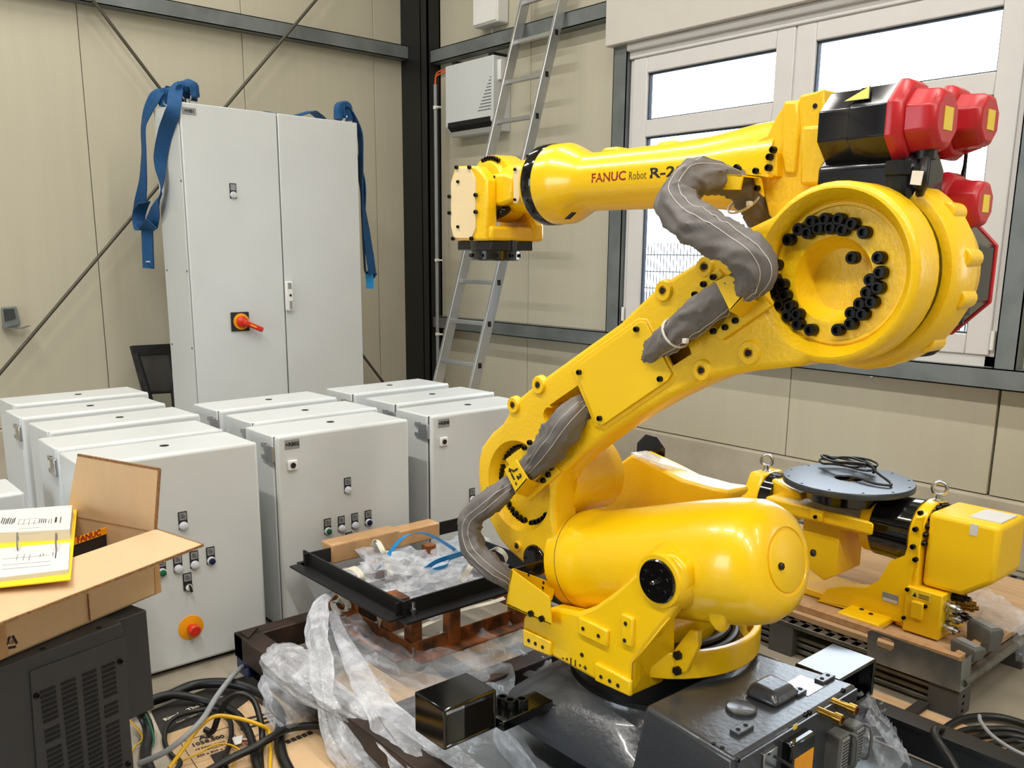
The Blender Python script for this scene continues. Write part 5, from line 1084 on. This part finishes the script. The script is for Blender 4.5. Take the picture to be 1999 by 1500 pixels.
# ---------------------------------------------------------------- carton panels and clear film on the transport frame
floor_sheet('carton_panel', 'tan carton panel lying under the clear film between cradle and fork pocket', [(640,1330),(720,1290),(880,1330),(820,1420),(720,1400)], .062, .006, 'cardboard')
floor_sheet('carton_panel', 'tan carton strip in front of the frame below the film sheet', [(700,1440),(760,1430),(860,1500),(840,1560),(760,1540)], .030, .006, 'cardboard')
floor_sheet('carton_panel', 'pale carton panel on the deck behind the left fork pocket', [(860,1270),(960,1255),(1040,1300),(960,1330)], .062, .005, 'cardboard')
from mathutils import noise
def film_sheet(name, label, rows, m, amp, seed, nu=40, nv=40, cat='plastic film', rad=0):
    # rows: control grid of points, sampled smoothly and wrinkled
    off = V((seed*3.1, seed*1.7, 0)); b = bmesh.new()
    R_ = [smooth_path(r, max(2, nu//(len(r)-1))) for r in rows]; n = len(R_[0]); colsP = []
    for i in range(n): colsP.append(smooth_path([r[i] for r in R_], max(2, nv//(len(rows)-1))))
    vs = []
    for i, c in enumerate(colsP):
        line = []
        for j, p in enumerate(c):
            q = p*7+off; w = ((1-abs(noise.noise(q*.7)))**4*1.1 + .6*(1-abs(noise.noise(q*1.9)))**5 + .25*(1-abs(noise.noise(q*4.3)))**5)*amp
            w2 = noise.noise(q*1.5+V((9,9,9)))*amp*.6
            line.append(b.verts.new(p + V((w2, w2*.5, w))))
        vs.append(line)
    for i in range(len(vs)-1):
        for j in range(len(vs[0])-1): b.faces.new((vs[i][j], vs[i+1][j], vs[i+1][j+1], vs[i][j+1]))
    g = G(); g.b.free(); g.b = b; return tag(obj(name, g, m, ang=60), label, cat)
R3 = lambda l: [PZ(a, b, z) for a, b, z in l]
film_sheet('plastic_film', 'large clear plastic sheet spread over the frame in front of the robot', [R3([(640,1200,.20),(720,1225,.18),(800,1260,.16),(880,1250,.15),(960,1245,.14)]), R3([(640,1260,.16),(720,1290,.16),(800,1310,.15),(900,1310,.14),(990,1290,.13)]), R3([(620,1330,.14),(700,1365,.15),(790,1390,.14),(900,1400,.12),(1010,1360,.10)]), R3([(660,1420,.06),(730,1440,.09),(820,1470,.10),(920,1480,.10),(1010,1430,.09)]), R3([(720,1530,.03),(800,1540,.06),(880,1560,.07),(980,1560,.07),(1080,1520,.07)])], 'film_clear', .028, 3)
film_sheet('plastic_film', 'clear film spread on the deck between cradle and yellow turret', [R3([(860,1235,.13),(920,1225,.14),(980,1222,.14),(1040,1235,.13)]), R3([(840,1275,.12),(920,1268,.13),(1000,1275,.12),(1060,1285,.11)]), R3([(880,1320,.10),(950,1320,.11),(1030,1325,.11),(1090,1330,.10)])], 'film_clear', .025, 6)
def film_tube(label, l, r, m, fold, seed, flat=.5, cat='plastic film'):
    o = obj('plastic_film', G().tube(R3(l), r, n=44, sub=9, fold=fold*.25, lon=fold*1.6, flat=flat, seed=seed), m, ang=50); return tag(o, label, cat, 'twisted plastic film')
film_tube('twisted milky film hanging from the cradle corner down to the carton', [(650,1160,.30),(625,1180,.27),(618,1225,.24),(622,1265,.22),(628,1300,.20),(630,1330,.19),(634,1362,.16),(645,1400,.12),(665,1445,.08),(700,1485,.05),(740,1500,.04)], [.012,.034,.04,.032,.04,.036,.024,.036,.045,.048,.04], 'film_milky', .28, 2)
film_tube('long milky film band slanting from the cradle to the bottom edge', [(648,1195,.22),(665,1240,.20),(690,1290,.18),(715,1340,.17),(745,1385,.16),(780,1430,.14),(830,1480,.12),(880,1540,.10)], [.015,.022,.03,.038,.045,.065,.085,.10], 'film_milky', .18, 5, .4)
film_tube('rolled milky film tube lying over the corner of the brown frame', [(545,1285,.17),(562,1300,.18),(600,1330,.17),(650,1365,.15),(700,1395,.14),(740,1420,.12)], [.06,.075,.065,.05,.042,.03], 'film_milky', .12, 8, .8)
film_tube('crumpled clear film bag below the rolled film at the carton edge', [(560,1320,.13),(570,1350,.11),(585,1385,.08),(600,1410,.05)], [.07,.085,.085,.06], 'film_clear', .3, 13, .8)
film_tube('thin film strand below the left fork pocket', [(985,1385,.16),(975,1405,.13),(978,1440,.10),(1010,1480,.08),(1040,1520,.07)], [.008,.015,.03,.03,.03], 'film_clear', .3, 15, .5)
film_sheet('plastic_film', 'crumpled clear film under the connector panel at the bottom right', [R3([(1655,1370,.20),(1685,1380,.17),(1720,1400,.10)]), R3([(1650,1420,.16),(1690,1430,.17),(1735,1450,.09)]), R3([(1640,1470,.10),(1700,1480,.15),(1750,1500,.06)]), R3([(1650,1530,.07),(1710,1535,.12),(1770,1540,.05)])], 'film_clear', .06, 9)
film_sheet('plastic_film', 'strip of clear film on the floor behind the robot base', [R3([(1455,1285,.10),(1500,1300,.09),(1570,1325,.08)]), R3([(1455,1310,.10),(1500,1325,.09),(1560,1345,.08)])], 'film_clear', .02, 12)
# ---------------------------------------------------------------- steel pallet with wooden boards
PXr, PXl, PYf, PYb, ZP = -1.03, -2.35, 2.87, 4.05, .135
t = thing('steel_pallet', 'low steel pallet with grey block feet carrying the yellow positioner', 'pallet', ((PXr+PXl)/2, (PYf+PYb)/2, 0))
for y in (PYf, (PYf+PYb)/2, PYb):
    for x in (PXr-.05, (PXr+PXl)/2, PXl+.05): obj('block', G().box(x-.05, x+.05, y-.02 if y == PYf else y-.05, y+.08 if y == PYf else y+.03, 0, .118), 'pallet_block', t, bevel=.003)
for y in (PYf, PYb): 
    obj('edge_rail', G().box(PXl, PXr, y-.022, y+.02, .116, ZP), 'pallet_steel', t, bevel=.004)
for k in range(3): obj('side_rib', G().box(PXl, PXr, PYf+.01, PYf+.03, .012+k*.026, .028+k*.026), 'pallet_steel', t, bevel=.003)
for x in (PXl, PXr): obj('end_rail', G().cyl((x,PYf,.126), (x,PYb,.126), .014, n=12), 'pallet_steel', t)
for k in range(26):
    x = PXl+.03+k*.0505; obj('deck_slat', G().box(x, x+.024, PYf-.02, PYb, ZP-.008, ZP), 'pallet_steel', t)
zw0, zw1 = ZP+.001, ZP+.024
def board(name, label, x0, x1, y0, y1, z0=zw0, z1=zw1, m='wood'): return tag(obj(name, G().box(x0, x1, y0, y1, z0, z1), m, bevel=.002), label, 'board', 'boards on the steel pallet')
board('wooden_board', 'wide plywood board lying flat on the pallet under the positioner', -2.32, -1.06, PYf+.03, 3.95, m='plywood')
board('wooden_board', 'narrow wooden batten along the front of the pallet', -1.86, -1.07, 2.925, 2.955, zw1+.001, zw1+.026)
board('wooden_board', 'short wooden batten at the right end of the pallet', -1.10, -1.07, 2.96, 3.30, zw1+.001, zw1+.026)
ZQ = zw1+.002

# ---------------------------------------------------------------- yellow positioner
YP = 3.06
P3 = lambda px, py, y=YP: PY(px, py, y)
t = thing('positioner', 'yellow tilting positioner with round black turntable standing on the pallet', 'positioner', (-1.55, 3.2, ZQ))
ux0, ux1 = P3(1769,1100).x, P3(1792,1100).x
zr = P3(1800,960).z
YM = YP+.135          # tilt axis lies here
ztl = PY(1755,1030,YM).z
# cradle base: low curved bridge + upright
base_poly = pys([(1590,1216),(1596,1185),(1614,1150),(1640,1146),(1690,1148),(1715,1134),(1728,1112),(1738,1096),(1766,1085),(1774,1060),(1780,1030),(1788,1012),(1798,1012),(1799,1040),(1788,1090),(1766,1205),(1758,1216)], YP)
zfl = ZQ
bp = [V((p.x, p.y, max(p.z, zfl))) for p in base_poly]
fr_ = obj('side_frame', G().prism(bp, (0,.05,0)), 'yellow', t, bevel=.006)
up_ = obj('upright', G().loft([[V((ux0-.03,YP+.02,zfl)), V((ux1+.01,YP+.0,zfl)), V((ux1+.01,YP+.27,zfl)), V((ux0-.03,YP+.27,zfl))], [V((ux0,YP+.01,ztl)), V((ux1,YP+.0,ztl)), V((ux1,YP+.27,ztl)), V((ux0,YP+.27,ztl))]]), 'yellow', t, bevel=.006)
hd2 = obj('bearing_head', G().lathe((ux0, YM, ztl), (1,0,0), [(0,.128),(.004,.134),(ux1-ux0-.004,.134),(ux1-ux0,.130)], 48), 'yellow', t)
obj('drive_ring', G().lathe((ux0-.012, YM, ztl), (1,0,0), [(0,.118),(.013,.124)], 48), 'yellow_cast', t)
dx0 = PY(1722,1030,YM).x
obj('tilt_gearbox', G().lathe((dx0, YM, ztl), (1,0,0), [(0,.108),(.004,.118),(.05,.118),(ux0-dx0-.012,.125)], 48), 'gloss_black', t)
obj('tilt_flange', G().lathe((dx0-.05, YM, ztl), (1,0,0), [(0,.100),(.012,.112),(.05,.112)], 48), 'yellow_cast', t)
for k in range(9):
    a = math.radians(60+k*15); c = V((ux1, YM+.118*math.cos(a), ztl+.118*math.sin(a))); inst('bolt', BIG, hd2, c, (1,0,0), scale=.75)
for k in range(4): c = V((ux1, YM+.09*math.cos(math.radians(70+k*14)), ztl+.09*math.sin(math.radians(70+k*14)))); inst('bolt', BOLT_S, hd2, c, (1,0,0), scale=.8)
for px, py in ((1799,1001),(1789,1033),(1784,1067),(1789,1092)): inst('bolt', BIG, up_, V((P3(px,py).x, YP-.002, P3(px,py).z)), NY, scale=.7)
# drive housing on the right
bx0, bx1 = P3(1800,1080).x, P3(1944,1080).x
zt_, zbm = P3(1806,1003).z, P3(1850,1168).z
hp = [V((bx0, YP+.02, zt_-.005)), V((bx1, YP+.02, P3(1944,1037).z)), V((bx1, YP+.02, P3(1930,1142).z)), V((P3(1872,1168).x, YP+.02, P3(1872,1168).z)), V((bx0, YP+.02, P3(1795,1150).z))]
zhi = zt_+.004
hp = [V((bx0,YP+.02,zhi)), V((bx1,YP+.02,zhi)), V((bx1,YP+.02,P3(1930,1142).z)), V((P3(1872,1168).x,YP+.02,P3(1872,1168).z)), V((bx0,YP+.02,P3(1872,1168).z))]
hz = obj('drive_housing', G().prism(hp, (0,.23,0)), 'yellow_sheet', t, bevel=.018, seg=3)
pt = P3(1892,1024)
obj('document', G().box(bx0+.12, bx1-.015, YP+.06, YP+.20, zhi, zhi+.004), 'paper', hz)
obj('paper_tape', G().box(PY(1888,1040,YP).x, PY(1904,1040,YP).x, YP+.0185, YP+.0205, P3(1890,1047).z, zhi-.01), 'paper', hz)
jx0, jx1 = P3(1767,1200).x, P3(1840,1200).x; zj = P3(1800,1150).z
jb_ = obj('junction_housing', G().box(jx0, jx1, YP-.015, YP+.20, ZQ+.004, zj), 'yellow_sheet', t, bevel=.004)
p = P3(1798,1165,YP-.016); wl_ = obj('warning_label', G().box(p.x-.035, p.x+.035, YP-.0165, YP-.0155, p.z-.013, p.z+.013), 'label_yellow', jb_)
obj('print_line', G().prism([V((p.x-.03,YP-.0168,p.z-.007)), V((p.x-.014,YP-.0168,p.z-.007)), V((p.x-.022,YP-.0168,p.z+.008))], (0,-.0005,0)), 'ink', wl_)
for k in range(3): obj('print_line', G().box(p.x-.008, p.x+.028, YP-.0173, YP-.0166, p.z-.007+k*.006, p.z-.005+k*.006), 'ink', wl_)
p = P3(1792,1190,YP-.016); obj('cover_box', G().box(p.x-.022, p.x+.022, YP-.03, YP-.014, p.z-.035, p.z+.03), 'yellow_sheet', jb_, bevel=.005)
for px, py in ((1807,1184),(1772,1151),(1765,1206)): inst('bolt', BOLT_S, jb_, P3(px, py, YP-.016), NY)
p = P3(1738,1168); obj('name_plate', G().box(p.x-.03, p.x+.03, YP-.0018, YP+.001, p.z-.017, p.z+.017), 'plate_grey', fr_); obj('name_plate_strip', G().box(p.x-.028, p.x+.028, YP-.0024, YP, p.z-.015, p.z-.004), 'paper', fr_)
ft_ = obj('foot_plate', G().box(P3(1657,1210).x, P3(1740,1210).x, YP-.10, YP+.03, ZQ, ZQ+.03), 'yellow', t, bevel=.008)
for px, py in ((1700,1199),(1682,1190)): inst('hole', HOLE, ft_, PZ(px, py, ZQ+.0308), (0,0,1), scale=1.2)
# connector cluster on the housing's right side
for k, (dy, dz) in enumerate(((.02,.10),(.07,.12),(.12,.09),(.04,.05),(.10,.045),(.15,.06),(.02,.02))):
    o = obj('cable_gland', G().lathe((jx1, YP+dy, ZQ+.03+dz), (1,(k%3-1)*.25,.1*(k%2)), [(0,.018),(.012,.018),(.013,.014),(.03,.014),(.031,.017),(.045,.016),(.046,.009),(.06,.008)], 12), ('chrome','bolt_black','brass')[k%3], jb_)
# turntable
zd = .645; dc = PZ(1656,934,zd); dc.z = zd
tt = obj('turntable', G().lathe(dc-V((0,0,.026)), (0,0,1), [(0,.236),(.004,.243),(.022,.243),(.026,.240),(.026,.052),(.020,.050)], 96, cap=False), 'turntable', t)
obj('turntable_hub', G().lathe(dc-V((0,0,.085)), (0,0,1), [(0,.145),(.005,.152),(.06,.152)], 64), 'gloss_black', t)
obj('hub_insert', G().lathe(dc-V((0,0,.03)), (0,0,1), [(0,.052),(.012,.05),(.014,.03),(.012,.012)], 32), 'brass', tt)
for k in range(12): inst('hole', HOLE, tt, dc+V((.225*math.cos(k*PI/6+.2), .225*math.sin(k*PI/6+.2), 0)), (0,0,1), scale=.7)
cbx = obj('tilt_cradle', G().prism([V((dc.x-.26,dc.y-.16,zd-.10)), V((dc.x+.2,dc.y-.16,zd-.10)), V((dx0-.045,dc.y-.10,zd-.12)), V((dx0-.045,dc.y+.1,zd-.12)), V((dc.x+.2,dc.y+.16,zd-.10)), V((dc.x-.26,dc.y+.16,zd-.10))], (0,0,-.055)), 'yellow_cast', t, bevel=.01)
obj('cradle_arm', G().prism([V((dc.x-.30,dc.y-.06,zd-.05)), V((dc.x-.16,dc.y-.06,zd-.09)), V((dc.x-.16,dc.y-.06,zd-.20)), V((dc.x-.30,dc.y-.06,zd-.22))], (0,.14,0)), 'yellow_cast', cbx, bevel=.01)
obj('cradle_pad', G().box(dc.x-.05, dc.x+.0, dc.y-.175, dc.y-.15, zd-.145, zd-.10), 'yellow_cast', cbx, bevel=.004); inst('bolt', BOLT_S, cbx, (dc.x-.025, dc.y-.176, zd-.128), NY)
# motor case hanging under the turntable
mp = [PY(1585,1060,3.04), PY(1634,1038,3.04)]
mc0, mc1 = PY(1583,1080,YP).x, PY(1633,1080,YP).x; mz1 = P3(1630,1030).z; mz0 = P3(1640,1136).z
mcz = [V((mc0-.05,YP+.01,mz1)), V((mc1,YP+.01,mz1)), V((mc1,YP+.01,mz0+.015)), V((mc1-.05,YP+.01,mz0-.02)), V((mc0-.05,YP+.01,mz0+.03))]
mt_ = obj('motor_case', G().loft([[p for p in mcz], [p+V((.0,.19,0)) for p in mcz]]), 'yellow_sheet', t, bevel=.005)
obj('case_lid', G().box(mc0-.055, mc1+.004, YP+.004, YP+.205, mz1, mz1+.035), 'yellow_sheet', t, bevel=.004)
# far upright
lx = PY(1500,950,YM).x
obj('far_upright', G().prism([V((lx-.05,YM-.14,zfl)), V((lx-.05,YM+.14,zfl)), V((lx-.05,YM+.13,ztl)), V((lx-.05,YM+.07,ztl+.11)), V((lx-.05,YM-.07,ztl+.11)), V((lx-.05,YM-.13,ztl))], (.07,0,0)), 'yellow', t, bevel=.01)
obj('far_bearing', G().lathe((lx+.02, YM, ztl), (1,0,0), [(0,.11),(.05,.11)], 40), 'gloss_black', t)
obj('base_plate', G().box(lx-.05, ux0, YP+.03, YP+.25, zfl, zfl+.03), 'yellow', t, bevel=.006)
for (px, py, yy, zz_) in ((1811,960,YM,ztl+.133),(1533,905,YM,ztl+.108)):
    x = (ux0+ux1)/2+.012 if px > 1700 else lx-.015
    g = G(); g.lathe((x,yy,zz_-.004), (0,0,1), [(0,.02),(.008,.02),(.012,.012),(.03,.010)], 18); g.tube([(x+.022*math.cos(a*PI/10), yy+.008*math.cos(a*PI/10), zz_+.045+.024*math.sin(a*PI/10)) for a in range(21)], .0072, n=10, sub=0); obj('lifting_eye', g, 'chrome', t)
ck = V((dc.x-.02, dc.y+.09, zd))
lo_ = []
for k in range(50):
    a = k*PI/7.5; lo_.append(ck + V((-.05+.12*math.cos(a)*(.9+.1*math.sin(k)), .03+.05*math.sin(a), .010+.0006*k+.012*abs(math.sin(k*.7)))))
lo_ += [ck+V((.05,0,.05)), ck+V((.10,-.03,.03)), ck+V((.17,-.06,.009)), ck+V((.19,-.10,.008)), ck+V((.14,-.12,.008)), ck+V((.06,-.10,.012)), ck+V((.02,-.09,-.01))]
tag(obj('cable', G().tube(lo_, .0048, n=8, sub=3), 'cable_black'), 'thin black cable coiled on the black turntable', 'cable')

# ---------------------------------------------------------------- loose things on the pallet
t = thing('sheet_bracket', 'bent galvanised sheet bracket with oval handle hole leaning on the pallet edge', 'bracket', PY(1790,1350,PYf-.035))
ysb = PYf-.030
out_ = [(1694,1233),(1702,1231),(1876,1292),(1872,1352),(1692,1288)]
br = obj('front_sheet', G().prism(pys(out_, ysb), (0,.003,0)), 'galvanised', t)
hl = [(1705,1258),(1708,1249),(1717,1247),(1731,1251),(1740,1258),(1739,1270),(1733,1275),(1720,1272),(1708,1268)]
m_ = br.modifiers.new('cut', 'BOOLEAN'); cme = G().prism(pys(hl, ysb-.02), (0,.04,0)).mesh('cutter','slot_black',smooth=False); co = bpy.data.objects.new('cutter', cme); C.objects.link(co); m_.object = co; m_.solver = 'EXACT'
bpy.context.view_layer.update(); nm_ = bpy.data.meshes.new_from_object(br.evaluated_get(bpy.context.evaluated_depsgraph_get())); br.modifiers.clear(); bpy.data.objects.remove(co); nm_.materials.clear(); nm_.materials.append(MATS['galvanised']); br.data = nm_; nm_.name = 'front_sheet'
a, b, c_, d_ = PY(1876,1292,ysb), PY(1872,1352,ysb), 0, 0
obj('end_sheet', G().prism([a, b, b+V((.0,.075,0)), a+V((0,.075,.0))], (.003,0,0)), 'galvanised', t)
def plug(label, px, py, l, w, h, rot, tilt):
    p = PZ(px, py, ZQ); t = thing('plug_hood', label, 'connector', p, 'grey plug hoods on the pallet', rot)
    obj('hood', G().loft([[V((-l/2,-w/2,0)), V((l/2,-w/2,0)), V((l/2,w/2,0)), V((-l/2,w/2,0))], [V((-l/2-.004,-w/2-.004,h*.8)), V((l/2+.01,-w/2-.004,h*.8)), V((l/2+.01,w/2+.004,h*.8)), V((-l/2-.004,w/2+.004,h*.8))], [V((-l/2,-w/2,h)), V((l/2+.006,-w/2,h)), V((l/2+.006,w/2,h)), V((-l/2,w/2,h))]]), 'connector_grey', t, bevel=.004, local=True)
    obj('contact_insert', G().box(-l/2+.008, l/2-.004, -w/2+.008, w/2-.008, h-.002, h+.003), 'plate_grey', t, local=True)
plug('taller grey plug hood standing at the back of the pallet corner', 1918, 1262, .10, .05, .085, -.5, 0)
plug('shorter grey plug hood lying nearer the bent sheet bracket', 1886, 1282, .09, .045, .05, -.35, 0)
film_sheet('plastic_film', 'white film draped over the right end of the pallet behind the plug hoods', [R3([(1905,1150,.20),(1945,1175,.20),(2010,1210,.19)]), R3([(1880,1180,.19),(1930,1205,.19),(2000,1240,.17)]), R3([(1890,1215,.17),(1940,1235,.17),(1990,1255,.165)])], 'film_milky', .02, 21)
film_sheet('plastic_film', 'clear film hanging over the pallet edge at the right picture border', [R3([(1960,1195,.20),(2000,1205,.20),(2040,1220,.19)]), R3([(1975,1250,.14),(2005,1255,.14),(2040,1265,.13)]), R3([(1982,1300,.06),(2010,1310,.06),(2040,1320,.05)])], 'film_clear', .03, 25)
board('floor_board', 'tan board lying on the floor in front of the pallet', -1.55, -.62, 2.56, 2.82, .001, .013, 'plywood')
for k, x in enumerate((-1.40, -1.15)): tag(obj('batten', G().box(x, x+.035, 2.54, 2.84, .014, .030), 'print_dark'), ('dark batten across the floor board below the left pallet block', 'dark batten across the floor board below the bent sheet')[k], 'batten', 'dark battens on the floor board')
# ---------------------------------------------------------------- cable coil, bottom right
def cable2(label, l, r, m):
    if 'of the coil' in label:          # each turn closes round the middle of the coil, out of the picture
        c_ = PZ(2030, 1500, .02); q = [PZ(a, b, z) for a, b, z in l]; q2 = [V((2*c_.x-p.x, 2*c_.y-p.y, p.z)) for p in q]
        return tag(obj('cable', G().tube(q + q2 + [q[0]], r, n=12, sub=10), m), label, 'cable', 'cables on the floor at the right')
    return cable(label, l, r, m, 'cables on the floor at the right')
cable2('black cable of the coil, widest loop at the bottom right', [(1830,1470,.02),(1840,1430,.02),(1880,1405,.02),(1940,1400,.02),(2000,1415,.02),(2050,1440,.02)], .0125, 'cable_black')
cable2('black cable of the coil, second loop', [(1845,1448,.03),(1880,1428,.03),(1930,1424,.03),(2010,1436,.03)], .011, 'cable_black')
cable2('black cable of the coil, third loop', [(1870,1462,.03),(1895,1444,.035),(1940,1436,.035),(2010,1446,.03)], .011, 'cable_black')
cable2('black cable of the coil, inner loop', [(1900,1480,.02),(1920,1460,.025),(1960,1450,.025),(2010,1454,.02)], .011, 'cable_black')
cable2('black cable of the coil, lowest loop', [(1955,1520,.02),(1960,1480,.03),(1985,1462,.03),(2030,1458,.02)], .011, 'cable_black')
cable2('black cable hooked over the dark frame beam', [(1870,1510,.14),(1850,1475,.165),(1832,1450,.17),(1824,1432,.175),(1830,1422,.17),(1842,1430,.12),(1838,1450,.05)], .0115, 'cable_black')
cable2('thin grey cable crossing the black coil', [(1912,1398,.05),(1915,1410,.06),(1935,1435,.07),(1970,1460,.07),(2010,1480,.06)], .006, 'cable_grey')
